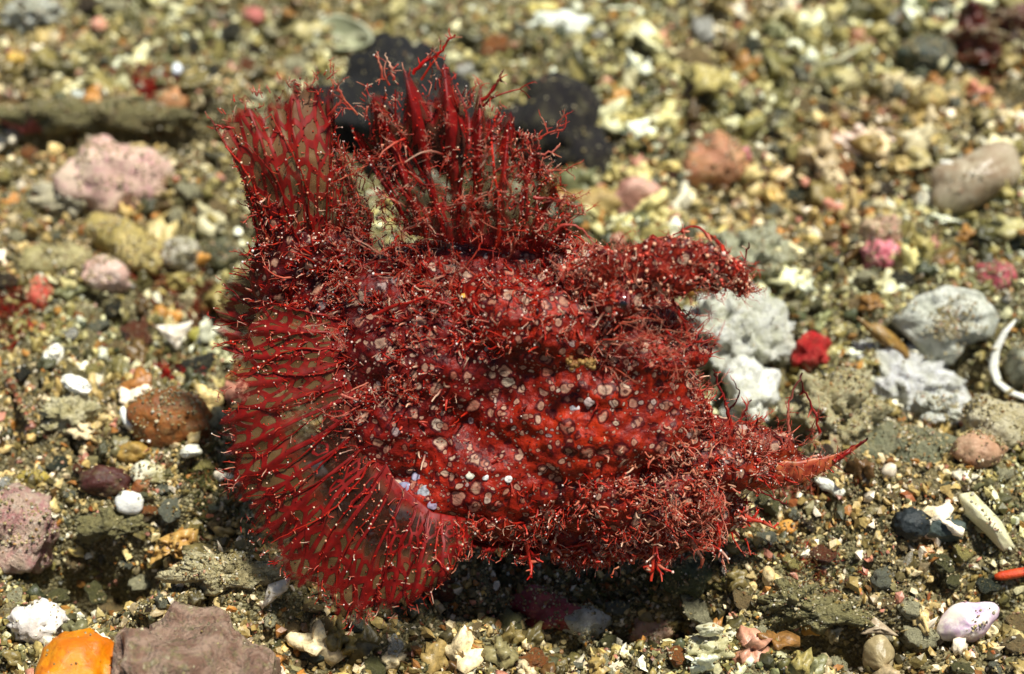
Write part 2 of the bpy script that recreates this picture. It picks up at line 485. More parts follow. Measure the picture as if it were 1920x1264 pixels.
tp = [on_ground(x, y, z) for x, y, z in ((1908, 596, .9), (1885, 622, .9), (1868, 655, .85), (1862, 690, .75), (1872, 718, .6), (1898, 738, .45), (1930, 748, .35))]
v, f = tube_geo(tp, [.02, .07, .08, .12, .09, .12, .1], 10, .5)
hero(new_mesh('curved_shell', v, f, SM('thick_white_rim', '#ecebe0', '#d8d8c8', '#ffffff', dirt=.1), loc=tp[3]), 'thick white curved shell rim cut by the right edge of the picture', 'shell', 'white curved shell', 1880, 680, 50)
st('stone', 1925, 690, 70, 90, ['#7c7c68', '#a8a890', '#545648'], 'grey speckled stone inside the white shell rim at the right edge', 'stone', 'grey speckled stone', rough=.15, lift=.2)
st('coral_rubble', 1690, 722, 200, 110, ['#f0f0e0', '#ffffff', '#d0cfb0'], 'rough white coral branch left of the dark gap', 'coral', 'rough white coral branch', mk=PIT, ang=-28, ridged=True, **CORAL)
st('coral_rubble', 1760, 770, 80, 60, ['#e8ead8', '#fafaf0', '#b8b694'], 'small white coral end piece left of the cream ball', 'coral', 'small white coral end', mk=PIT, **CORAL)
st('coral_rubble', 1560, 770, 150, 130, ['#b9ae7c', '#d0c79c', '#b0783c'], 'olive and cream coral rubble right of the chin filaments', 'coral', 'olive and cream rubble', mk=PIT, **CORAL)
st('coral_rubble', 1862, 796, 110, 96, ['#e8dcb4', '#cfbf8e', '#f6f0d8'], 'round cream porous coral ball at the right edge', 'coral', 'cream coral ball', mk=PIT, rough=.12, lift=.6)
st('stone', 1835, 845, 92, 66, ['#a87e5e', '#bd9676', '#8a6248'], 'rounded tan pink stone below the cream coral ball', 'stone', 'tan pink stone', rough=.1, lift=.6)
st('boulder', 1690, 868, 260, 130, ['#6e7054', '#868466', '#4e5240'], 'broad grey green silt covered boulder right of the chin barbel', 'boulder', 'grey green boulder', mk=dict(sc=2.5, dirt=.8, bump=.8), rough=.2, lift=.0, sub=5)
pl('bivalve_shell', 1845, 978, 70, 130, ['#d8d2a8', '#bcb584', '#eeeacc'], 'long pale yellow shell half leaning near the right edge', 'shell', 'long pale yellow shell', ang=22, face=40, dome=.3, lift=.35, rad=poly_rad([(-.7, 1), (.1, .9), (.9, -.2), (1, -1), (.3, -1), (-.2, -.3), (-.8, .4)]), thick=.12)
st('stone', 1708, 982, 62, 52, ['#12181a', '#1e2628', '#343c38'], 'black ridged stone left of the long yellow shell', 'stone', 'black ridged stone', rough=.12, lift=.5, mk=dict(dirt=.05), ridged=True, freq=3)
st('stone', 1772, 992, 74, 44, ['#34403c', '#4c5850', '#28302e'], 'dark grey stone between black ridged stone and yellow shell', 'stone', 'dark grey stone', rough=.12, lift=.3)
st('shell_fragment', 1560, 914, 70, 22, ['#d6d4bc', '#f0efe0', '#a8a688'], 'white broken tube pointing down right below the chin flap', 'shell', 'white broken tube', rough=.08, ang=-28, lift=.8)
tp = [on_ground(1865 + 70 * t, 1082 - 12 * t, .25) for t in np.linspace(0, 1, 8)]
v, f = tube_geo(tp, [.05, .08, .09, .09, .09, .09, .09, .08], 8)
hero(new_mesh('twig', v, f, SM('orange_twig', '#c23a10', '#d8541c', '#8c2a0c', dirt=.05), loc=tp[3]), 'short bright orange twig at the lower right edge', 'twig', 'orange twig', 1895, 1075, 30)
pl('shell_fragment', 1648, 1176, 74, 40, ['#c2ae90', '#a89478', '#d8c8ac'], 'beige triangular shell cap over a dark hollow', 'shell', 'beige triangular shell', rad=poly_rad([(-1, -.7), (-.2, 1), (1, -.8)]), face=45, dome=.1, lift=.55)
pl('bivalve_shell', 1648, 1232, 60, 80, ['#a8946c', '#8a7a54', '#c8b88c'], 'thin tan round shell below the beige triangular shell', 'shell', 'thin tan round shell', dome=.3, face=55, lift=.3)
pl('bivalve_shell', 1815, 1168, 110, 80, ['#ecdfce', '#c8a8c0', '#f6f0e6'], 'white and lilac shell piece in the lower right corner', 'shell', 'white and lilac shell', ang=28, face=50, dome=.35, lift=.35, rad=wob_rad(31, .18, 4))
st('seed', 1441, 1082, 22, 38, ['#d8bc84', '#e8d4a8', '#b89a60'], 'upright cream shell chip below the chin', 'shell', 'upright cream chip', rough=.1, lift=1.0, sub=3)
st('pebble', 1474, 990, 40, 28, ['#c8842c', '#d8a048', '#a8682c'], 'ochre pebble pair right of the belly tassels', 'pebble', 'ochre pebble', rough=.15, lift=.4, sub=3)
st('pebble', 1524, 1165, 60, 40, ['#b07a34', '#c8943e', '#7a5428'], 'ochre encrusted pebble left of the dark hollow', 'pebble', 'ochre encrusted pebble', rough=.2, lift=.3)
# -- lower middle
st('algae_lump', 1290, 1082, 90, 70, ['#4c5230', '#62683e', '#32381f'], 'mossy olive green lump in the shade under the chin', 'rock', 'mossy olive lump', mk=dict(dirt=.5, bump=.9), rough=.2)
st('coralline_rock', 1020, 1140, 130, 66, ['#7c2c30', '#983c44', '#5a2a22'], 'dark pink crusted rubble in the shade below the belly', 'rock', 'dark pink rubble', rough=.25, ang=-20, mk=dict(dirt=.3))
st('coral_rubble', 1096, 1170, 78, 62, ['#e6e6d6', '#c4c4a6', '#fafaf2'], 'bright white pointed coral bit below the belly', 'coral', 'white pointed coral bit', mk=PIT, rough=.25, lift=.5)
st('coralline_rock', 1215, 1188, 84, 60, ['#a8846a', '#c0a084', '#a04a42'], 'pinkish tan crusted rubble right of the white coral bit', 'rock', 'pinkish tan rubble', rough=.25)
st('coral_rubble', 1330, 1215, 84, 50, ['#c9c49c', '#b0a878', '#e8e4c8'], 'pale flat rubble bit at the bottom edge', 'coral', 'pale flat rubble', rough=.2, lift=.3)
pl('shell_fragment', 1334, 1180, 54, 24, ['#d2cdae', '#b4b08c', '#f0ecd6'], 'small grey white shell flake over a dark pocket', 'shell', 'grey white flake', face=35, lift=.5)
st('stone', 590, 1222, 62, 48, ['#20261f', '#2f362c', '#14180f'], 'black green stone near the bottom edge right of the blurred rock', 'stone', 'black green stone', rough=.14, lift=.3)
pl('shell_fragment', 518, 1112, 62, 62, ['#cfc3ae', '#e2d8c6', '#a89c88'], 'angular greyish white shard by the lowest fin corner', 'shell', 'angular white shard', rad=poly_rad([(-.9, -1), (-.5, .5), (.9, 1), (.7, .2), (-.2, -.5)]), face=50, lift=.45)
st('pebble', 540, 1060, 60, 46, ['#c2ac7c', '#a89464', '#d8c8a0'], 'cream pebble touching the left fin edge', 'pebble', 'cream pebble', rough=.16, lift=.6, facets=5)
# -- foreground, left
def squash(v):
    v = v.copy(); v = np.sign(v) * np.abs(v) ** np.array([.6, .7, .85]); v[:, 0] = np.clip(v[:, 0] * 1.12, -.9, 1.1); return v
st('boulder', 362, 1318, 285, 320, ['#7c5c4a', '#a08470', '#4c4438'], 'blurred pinkish brown rock at the bottom left edge', 'boulder', 'blurred pinkish brown rock', rough=.26, lift=.5, extra=squash, mk=dict(sc=2.6, dirt=.7, bump=.7), freq=1.6, depth=1.2, sub=5, seed=12)
st('sponge', 152, 1305, 140, 250, ['#c86a06', '#d8880c', '#a85408'], 'smooth bright orange lump left of the pinkish brown rock', 'sponge', 'bright orange lump', rough=.1, lift=.5, depth=.8, extra=squash, mk=dict(sc=1.5, dirt=.12, grit=.6, rough=.35))
st('snail_shell', 72, 1168, 86, 62, ['#efeae0', '#cfc4b8', '#ffffff'], 'small white crumpled snail shell at the lower left', 'shell', 'white snail shell', rough=.3, ridged=True, lift=.5, mk=dict(dirt=.1))
st('coralline_rock', 40, 1000, 130, 150, ['#d8b8a0', '#c88a86', '#efe6d2'], 'pink and cream crusted lump at the left edge', 'rock', 'pink and cream lump', rough=.25, mk=PIT)
pl('shell_fragment', 326, 1030, 100, 80, ['#a07436', '#c09a54', '#7c4c22'], 'tan folded shell with ochre stripes left of the fin', 'shell', 'tan folded shell', rad=poly_rad([(-1, -.9), (-.6, .5), (.2, .9), (.9, 1), (.9, -.7), (.5, -.9), (.1, -.3), (-.4, -.1)]), face=50, lift=.5, wav=.3)
st('pebble', 243, 942, 56, 44, ['#f0efe4', '#e0ded0', '#ffffff'], 'smooth white oval pebble left of the fin', 'pebble', 'white oval pebble', rough=.04, lift=.8, sub=3, mk=dict(dirt=.0), ang=-15)
st('stone', 196, 903, 90, 54, ['#3a1410', '#4a2016', '#2c2418'], 'dark maroon rounded stone above the white oval pebble', 'stone', 'dark maroon stone', rough=.1, lift=.5)
st('pebble', 272, 887, 56, 38, ['#e2ddbe', '#c9c298', '#f6f2e0'], 'cream pebble beside the dark maroon stone', 'pebble', 'cream pebble by the maroon stone', rough=.12, lift=.5, sub=3)
st('pebble', 268, 912, 40, 26, ['#8a4a1c', '#a0602c', '#5c2c10'], 'brown pebble tucked under the cream pebble', 'pebble', 'brown pebble', rough=.1, lift=.7, sub=3)
pl('shell_fragment', 360, 845, 40, 26, ['#ecead8', '#d8d4ba', '#ffffff'], 'small cream white chip right below the brown orange stone', 'shell', 'cream white chip', face=50, ang=20, lift=.4)
st('stone', 318, 784, 146, 106, ['#7c461c', '#9a5c24', '#4e5230'], 'brown orange rounded stone held in a white shell rim', 'stone', 'brown orange stone', rough=.12, lift=.5, mk=dict(dirt=.4))
tp = [on_ground(230 + 50 * t ** 2, 762 + 66 * t, .55 - .3 * t) for t in np.linspace(0, 1, 12)]
v, f = tube_geo(tp, [.03, .06, .08, .08, .09, .09, .09, .08, .08, .07, .06, .03], 8)
hero(new_mesh('curved_shell', v, f, SM('white_rim', '#f0f0e4', '#dcdccc', '#ffffff', dirt=.05), loc=tp[5]), 'thin white crescent shell rim curving around the brown orange stone', 'shell', 'white crescent rim', 232, 790, 20)
st('pebble', 252, 850, 62, 42, ['#8c6a2a', '#a8863e', '#6a3c18'], 'mustard angular pebble below the white crescent rim', 'pebble', 'mustard angular pebble', facets=6, rough=.1, lift=.5)
pl('shell_fragment', 326, 630, 72, 56, ['#f2ead8', '#e2d4bc', '#ffffff'], 'white triangular shell piece pointing down left of the fish', 'shell', 'white triangular shell', rad=poly_rad([(-1, .7), (.1, .75), (1, 1), (.15, -1)]), face=50, lift=.55, dome=.08, mk=dict(dirt=.0))
st('pebble', 370, 630, 32, 30, ['#8a8430', '#a8a04a', '#6c6a24'], 'olive yellow round bead right of the triangular shell', 'pebble', 'olive yellow bead', rough=.04, lift=1.0, sub=3, mk=dict(dirt=.0))
st('rock', 215, 340, 180, 150, ['#c9a494', '#e2c8ae', '#c0708a'], 'pink and cream coral lump at the upper left', 'rock', 'pink and cream coral lump', rough=.2, mk=dict(dirt=.2, sc=1.2, bump=.6), lift=.1)
st('rock', 130, 375, 130, 70, ['#cfc49c', '#e8dfc0', '#b09a68'], 'cream knobbly rubble left of the pink coral lump', 'rock', 'cream knobbly rubble', mk=PIT, **CORAL)
st('stone', 232, 458, 190, 76, ['#9c8a4a', '#b39f60', '#776a38'], 'long yellowish tan stone slanting below the pink coral lump', 'stone', 'long yellowish stone', ang=-32, rough=.14, lift=.4)
st('stone', 110, 500, 140, 80, ['#a59a66', '#8a8054', '#c0b484'], 'broad yellow grey stone at the left', 'stone', 'broad yellow grey stone', rough=.18, lift=.2)
st('stone', 202, 512, 96, 72, ['#d8bcaa', '#c8a090', '#e8dcd0'], 'pinkish white angular stone under the long yellowish stone', 'stone', 'pinkish white stone', facets=7, rough=.1, lift=.4, mk=dict(dirt=.1))
st('stone', 338, 478, 76, 66, ['#b0a898', '#8f8a72', '#c4bca8'], 'pale grey angular stone left of the tail', 'stone', 'pale grey stone', facets=6, rough=.1, lift=.5)
st('stone', 408, 482, 84, 70, ['#33361c', '#44452a', '#262814'], 'dark olive stone between the pale grey stone and the tail', 'stone', 'dark olive stone', rough=.12, lift=.3)
st('pebble', 292, 440, 54, 26, ['#bdb27a', '#a89c62', '#d0c690'], 'pale olive elongated pebble above the pale grey stone', 'pebble', 'pale olive pebble', rough=.1, ang=25, lift=.9, sub=3)
st('stone', 60, 224, 100, 44, ['#8a3a34', '#a05048', '#5a2620'], 'dull red crusted stone on the ledge at the left edge', 'stone', 'dull red stone', rough=.2, lift=.6)
SILT = ['#7c7448', '#8f8658', '#5c5a38']
for (px, py, w, h, lb) in ((175, 214, 300, 62, 'silt coloured slab overhanging the dark crevice at the upper left'), (400, 222, 110, 46, 'short silt coloured slab between the red algae and the tail fin'),
                           (210, 985, 130, 50, 'silty slab overhanging the black hollow at the lower left'), (1530, 1150, 190, 50, 'silty slab overhanging the dark hollow at the lower right'),
                           (1480, 1120, 90, 50, 'grey green silt lump below the chin flap'),
                           (420, 1075, 200, 60, 'cream crusted slab under the lower corner of the fan fin')):
    st('rock', px, py, w, h, SILT if 'cream' not in lb else ['#b8a878', '#d0c498', '#948454'], lb, 'rock', lb[:lb.index(' at the')] if ' at the' in lb else ' '.join(lb.split()[:4]), mk=dict(dirt=.9, bump=.9, sc=2.5), rough=.36, sub=5, lift=.55 if 'overhang' in lb else .15)
st('pebble', 325, 190, 60, 46, ['#c08a5c', '#b07848', '#d8b090'], 'orange tan pebble beside red algae at the upper left', 'pebble', 'orange tan pebble', rough=.12, lift=.6, sub=3)
st('pebble', 333, 131, 20, 22, ['#eef4fa', '#dfe8f0', '#ffffff'], 'tiny bluish white bead above the red algae', 'pebble', 'tiny bluish bead', rough=.03, lift=1.0, sub=3, mk=dict(dirt=.0))
st('pebble', 152, 184, 46, 30, ['#aab4aa', '#c8d0c8', '#8c968c'], 'pale grey pebble left of the red algae', 'pebble', 'pale grey pebble', rough=.06, lift=.8, sub=3)
st('pebble', 30, 112, 34, 30, ['#c89c38', '#d8b050', '#a07c28'], 'yellow pebble near the top left edge', 'pebble', 'yellow pebble', rough=.08, lift=.8, sub=3)
st('pebble', 475, 32, 44, 36, ['#a85a50', '#bb6e62', '#8a443c'], 'dusty rose pebble at the top left of the gravel', 'pebble', 'dusty rose pebble', rough=.1, lift=.7, sub=3)
st('coral_rubble', 60, 24, 90, 56, ['#d8dcc8', '#eef0e2', '#a8ac90'], 'whitish coral bits in the top left corner', 'coral', 'whitish corner coral', mk=PIT, **CORAL)
pl('shell_fragment', 98, 668, 38, 46, ['#f2efe0', '#ddd6bc', '#ffffff'], 'white ribbed shell chip at the left, upper one of two', 'shell', 'upper white ribbed chip', face=55, ang=-30, lift=.4, wav=.15)
pl('shell_fragment', 140, 722, 60, 34, ['#f2efe0', '#e0dcc4', '#ffffff'], 'white ribbed shell chip at the left, lower one of two', 'shell', 'lower white ribbed chip', face=55, ang=-15, lift=.4, wav=.15)
st('coral_rubble', 130, 775, 90, 60, ['#d0c48e', '#e6dcb4', '#a89a62'], 'pale yellow crumbly coral under the lower white chip', 'coral', 'pale yellow crumbly coral', mk=PIT, **CORAL)
tp = [on_ground(8 + 45 * t, 695 + 90 * t, .3) for t in np.linspace(0, 1, 9)]
v, f = tube_geo(tp, [.03, .05, .06, .07, .06, .06, .07, .05, .03], 7)
hero(new_mesh('twig', v, f, SM('brown_twig', '#8a4a30', '#a06040', '#5c2c1c', dirt=.1), loc=tp[4]), 'thin reddish brown twig lying at the left edge', 'twig', 'reddish brown twig', 30, 740, 30)
st('stone', 75, 560, 50, 80, ['#c04a38', '#d06850', '#8c3828'], 'coral red upright stone at the left edge', 'stone', 'coral red stone', rough=.12, lift=.4)
st('pebble', 60, 895, 64, 28, ['#b09a3c', '#8f7c30', '#c8b458'], 'yellow olive flat pebble above the pink and cream lump', 'pebble', 'yellow olive pebble', rough=.1, lift=.6, sub=3)

# ------------------------------------------------------------------ loose gravel and sand
PAL = [(lin(c), w) for c, w in [('#948452', 14), ('#b09c64', 14), ('#ccbc88', 17), ('#e6dcba', 17), ('#70683e', 12), ('#4e4a2c', 9), ('#2a2c1e', 9),
       ('#b47a38', 5), ('#8c5a28', 5), ('#8a4420', 1.6), ('#583a1c', 5), ('#f6f2e4', 10), ('#b87c70', 5), ('#7c7c5c', 6), ('#2c3a30', 5), ('#d0bc78', 2), ('#a89c80', 5)]]
PC = np.array([c for c, w in PAL]); PW = np.array([w for c, w in PAL], float); PW /= PW.sum()

def scatter(n, smin, smax, sub, zone=None, seed=0, lift=.2, flat=True, power=2.0, bright=1.0, y0=-10.5, y1=15.0, x0=-14, x1=14):
    rs = np.random.default_rng(seed)
    x = rs.uniform(x0, x1, n); y = rs.uniform(y0, y1, n)
    if zone is not None:
        u, v_, d = to_px(np.stack([x, y, np.zeros(n)], -1))
        keep = rs.uniform(0, 1, n) < zone(u, v_)
        x, y = x[keep], y[keep]; n = len(x)
    s = smin * (smax / smin) ** (rs.uniform(0, 1, n) ** power)
    bv, bf = ICO[sub]
    nv = len(bv)
    # random squashed, jittered copies
    q = rs.normal(size=(n, 4)); q /= np.linalg.norm(q, axis=1)[:, None]
    a, b, c, d = q.T
    M = np.stack([1 - 2 * (c * c + d * d), 2 * (b * c - a * d), 2 * (b * d + a * c), 2 * (b * c + a * d), 1 - 2 * (b * b + d * d), 2 * (c * d - a * b),
                  2 * (b * d - a * c), 2 * (c * d + a * b), 1 - 2 * (b * b + c * c)], -1).reshape(n, 3, 3)
    sc = s[:, None] * rs.uniform(.45, 1.15, (n, 3))
    nvar = 24
    var = np.stack([bv * (1 + (fbm(bv * 1.2 + 9 * k, 4) * (1.6 if sub < 3 else 1.9))[:, None] + rs.uniform(-.16, .16, (nv, 1)) * (1 if sub < 2 else .35 if sub == 2 else .12)) * np.array([1, 1, .3 if k % 3 == 0 else 1]) for k in range(nvar)])
    V = var[rs.integers(0, nvar, n)] * sc[:, None, :]
    V = np.einsum('nij,nkj->nki', M, V)
    z = ground(x, y) + s * lift + rs.uniform(-.3, .5, n) * s
    V += np.stack([x, y, z], -1)[:, None, :]
    F = (bf[None] + (np.arange(n) * nv)[:, None, None]).reshape(-1, 3)
    ci = rs.choice(len(PC), n, p=PW)
    C = (PC[ci] * .82 + .18 * np.array(lin('#8a7c50'))) * rs.uniform(.65, 1.25, (n, 1)) * bright
    wm = np.clip(.5 + 2.2 * perlin(np.stack([x * .3, y * .3, x * 0 + 6.6], -1)) - y * .04, 0, 1)[:, None]
    C = C * (np.array([1.08, .97, .85]) * wm + np.array([.94, 1.02, .88]) * (1 - wm))
    return V.reshape(-1, 3), F, np.repeat(C, nv, 0)

def coarse_zone(u, v):
    z = np.clip((u - 850) / 300, 0.12, 1) * np.clip((620 - v) / 200, 0, 1)
    z += .35 * np.clip((u - 1350) / 150, 0, 1) * np.clip((v - 600) / 100, 0, 1) * np.clip((860 - v) / 50, 0, 1)
    z += .2 * np.clip((450 - u) / 60, 0, 1)
    z += .45 * np.clip((v - 1120) / 60, 0, 1)
    pn = perlin(np.stack([u / 130, v / 80, u * 0 + 1.3], -1))
    z = z * np.clip(1.1 + 2.2 * pn, .25, 1.8)
    return np.clip(z, .12, 1)

sets = [scatter(2600, .17, .38, 3, coarse_zone, 20, .3, power=1.6, bright=1.15),
        scatter(9000, .09, .2, 2, coarse_zone, 21, .35, power=2.0, bright=1.15),
        scatter(56000, .045, .14, 1, lambda u, v: np.clip(.6 + .7 * coarse_zone(u, v), 0, 1), 22, .3, power=1.6, bright=1.05),
        scatter(110000, .02, .055, 1, None, 23, .4, power=1.2)]
# countable pebbles, each its own object
PCOL = [('tan', '#a08658'), ('cream', '#d6cfa4'), ('white', '#eceadb'), ('olive', '#6e6c3e'), ('black', '#1b1f1a'), ('orange', '#b0662a'), ('rust brown', '#7c3a1a'),
        ('grey', '#8a8c78'), ('dark green', '#2e3a2e'), ('pale yellow', '#c8b868'), ('pink', '#bd8272'), ('dark brown', '#3e2818')]
PMAT = {n: SM('pebble_' + n.replace(' ', '_'), c, tuple(x * .7 for x in lin(c)), tuple(min(1, x * 1.4) for x in lin(c)), sc=2.5, dirt=.8, seed=i, bump=.9) for i, (n, c) in enumerate(PCOL)}
PSHAPE = []
for k in range(14):
    v, f = ICO[3]
    rs = np.random.default_rng(700 + k); v = v.copy()
    kind = ['rounded', 'angular'][k % 2]
    if kind == 'angular':
        for _ in range(9):
            nr = rs.normal(size=3); nr /= np.linalg.norm(nr); kk = rs.uniform(.6, .88); dd = v @ nr
            v = np.where((dd > kk)[:, None], v - nr * ((dd - kk) * .95)[:, None], v)
    v *= (1 + (.75 if kind == 'rounded' else .5) * fbm(v * 1.5 + rs.uniform(-40, 40, 3), 4))[:, None]
    if k % 3 == 2: v *= (1 + .6 * fbm(v * 2.4 + rs.uniform(-40, 40, 3), 4, True))[:, None]; kind = 'knobbly'
    if kind == 'angular': v += .05 * rs.normal(size=v.shape)*.3
    PSHAPE.append((kind, v, f, {}))
FISH_BOX = lambda x, y: (420 < x < 1420 and 140 < y < 1090)
used_labels = set(); placed = []
tries = 0
while len(placed) < 230 and tries < 9000:
    tries += 1
    px, py = R.uniform(5, 1915), R.uniform(5, 1259)
    if FISH_BOX(px, py): continue
    dens = 1.0 if (px > 1000 and py < 560) else (.6 if py < 1120 else .8)
    if R.random() > dens: continue
    w = R.uniform(20, 44) if R.random() < .8 else R.uniform(44, 62)
    if any((px - a) ** 2 + (py - b) ** 2 < ((r + w * .4) * .9) ** 2 for a, b, r, _ in HERO_POS): continue
    if any((px - a) ** 2 + (py - b) ** 2 < ((r + w) * .5) ** 2 for a, b, r in placed): continue
    cw = [22, 22, 8, 14, 3, 3, 3, 9, 3, 12, 2, 5]
    cn = R.choices([c[0] for c in PCOL], cw)[0]
    k = R.randrange(14); kind, v, f, cache = PSHAPE[k]
    near = sorted(HERO_POS, key=lambda q: (q[0] - px) ** 2 + (q[1] - py) ** 2)[:2]
    a = near[0]; dx, dy = px - a[0], py - a[1]
    side = ('right of' if dx > 0 else 'left of') if abs(dx) > abs(dy) else ('in front of' if dy > 0 else 'behind')
    size = 'larger' if w > 44 else 'small'
    ok = None
    for lab in ('%s %s %s pebble %s the %s' % (size, cn, kind, side, a[3]), '%s %s %s pebble between the %s and the %s' % (size, cn, kind, a[3], near[1][3])):
        if lab not in used_labels and len(lab.split()) <= 16: ok = lab; break
    if not ok: continue
    used_labels.add(ok); placed.append((px, py, w))
    if cn not in cache:
        me_o = new_mesh('pebble', v, f, PMAT[cn]); cache[cn] = me_o.data; o = me_o
    else:
        o = bpy.data.objects.new('pebble', cache[cn]); COL.objects.link(o)
    P = on_ground(px, py, .0); s = ((P - CAMLOC) @ FW) / K * w / 2
    P = on_ground(px, py, s * .45)
    o.location = P
    o.scale = (s * 1.05, s * R.uniform(.7, 1), s * R.uniform(.55, .95))
    o.rotation_euler = (R.uniform(-.5, .5), R.uniform(-.5, .5), R.uniform(0, 6.28))
    tag(o, ok, 'pebble', 'loose pebbles scattered over the sand')
print('pebbles', len(placed))

# grains and silt lying on the stones
def dust(o, n, smin=.018, smax=.055, seed=0):
    me = o.data; nv = len(me.vertices)
    co = np.zeros(nv * 3, dtype=np.float32); me.vertices.foreach_get('co', co); co = co.reshape(-1, 3)
    no = np.zeros(nv * 3, dtype=np.float32); me.vertices.foreach_get('normal', no); no = no.reshape(-1, 3)
    M = np.array((Matrix.Translation(o.location) @ o.rotation_euler.to_matrix().to_4x4() @ Matrix.Diagonal((*o.scale, 1))))
    W = co @ M[:3, :3].T + M[:3, 3]; NN = no @ np.linalg.inv(M[:3, :3]); NN /= np.linalg.norm(NN, axis=1)[:, None] + 1e-9
    k = fbm(W * 1.6 + seed, 3)
    p = np.clip(NN[:, 2] + .1, 0, 1) * np.clip(k * 3 + .6, 0.03, 1); 
    if p.sum() <= 0: return None
    rs = np.random.default_rng(seed); ii = rs.choice(nv, n, p=p / p.sum())
    s = smin * (smax / smin) ** rs.uniform(0, 1, n) ** 1.5
    bv, bf = ICO[1]
    V = bv[None] * (s[:, None, None] * rs.uniform(.5, 1.2, (n, 1, 3))) * (1 + rs.uniform(-.25, .25, (n, len(bv), 1)))
    V = V + (W[ii] + rs.normal(size=(n, 3)) * .02 + NN[ii] * (s * .2)[:, None])[:, None]
    F = (bf[None] + (np.arange(n) * len(bv))[:, None, None]).reshape(-1, 3)
    C = (.5 * PC[rs.choice(len(PC), n, p=PW)] + .5 * np.array(lin('#8c7e54'))) * rs.uniform(.75, 1.15, (n, 1))
    return V.reshape(-1, 3), F, np.repeat(C, len(bv), 0)
for k, o in enumerate([o for o in COL.objects if o.type == 'MESH' and 'label' in o.keys() and 'kind' not in o.keys()]):
    if o['category'] in ('pebble',) and o.get('group'):
        r = dust(o, 16, .014, .045, k)
    else:
        dim = max(o.dimensions) if max(o.dimensions) > 0 else 1
        vs_ = np.array([v.co[:] for v in o.data.vertices]); dim = np.ptp(vs_, axis=0)
        clean = any(w in o['label'] for w in ('sponge', 'bright orange', 'oval', 'triangular', 'bead', 'white knobbly', 'rough white', 'crescent', 'big black', 'knob', 'dark purplish', 'blurred pinkish', 'pinkish grey angular', 'black', 'tapering', 'chip'))
        area = dim[0] * max(dim[1], dim[2])
        r = dust(o, int(min(1500, area * (15 if clean else 45 if o['category'] == 'shell' else 300))), .012, .042, k)
    if r: sets.append(r)
vs, fs, cs, o_ = [], [], [], 0
for v, f, c in sets:
    vs.append(v); fs.append(f + o_); cs.append(c); o_ += len(v)
GM = grain_mat('gravel_grains')
g = new_mesh('coarse_sand', np.vstack(vs), np.vstack(fs), GM, smooth=False, cols=np.vstack(cs))
_n0 = len(sets[0][1]) + len(sets[1][1]); _sm = np.zeros(len(g.data.polygons), dtype=bool); _sm[:_n0] = True; g.data.polygons.foreach_set('use_smooth', _sm)
tag(g, 'coarse shell sand and fine gravel covering the sea floor', 'sand', kind='stuff')
print('sand verts', o_)

# ------------------------------------------------------------------ the fish
LEAN = math.radians(25)
FN = np.array([0.0, -math.cos(LEAN), math.sin(LEAN)])       # outward, towards the viewer's side
FV = np.array([0.0, math.sin(LEAN), math.cos(LEAN)])        # up along the leaning flank
FB = on_ground(1000, 1075) + np.array([0, 0, .15])          # where the belly stands
def fp(px, py, w=0.0):
    d = ray(px, py)
    t = ((FB + FN * w - CAMLOC) @ FN) / (d @ FN)
    return CAMLOC + d * t
_c = fp(960, 700, 1.2)
cd.dof.focus_distance = float((_c - CAMLOC) @ FW) + .7
PXC = ((_c - CAMLOC) @ FW) / K       # cm per photo pixel at the fish
print('focus', cd.dof.focus_distance, PXC)

fish = bpy.data.objects.new('scorpionfish', None)
COL.objects.link(fish)
fish.location = [float(t) for t in FB]
tag(fish, 'crimson lacy scorpionfish with ringed pale spots and bushy skin tassels resting on the sand', 'fish')

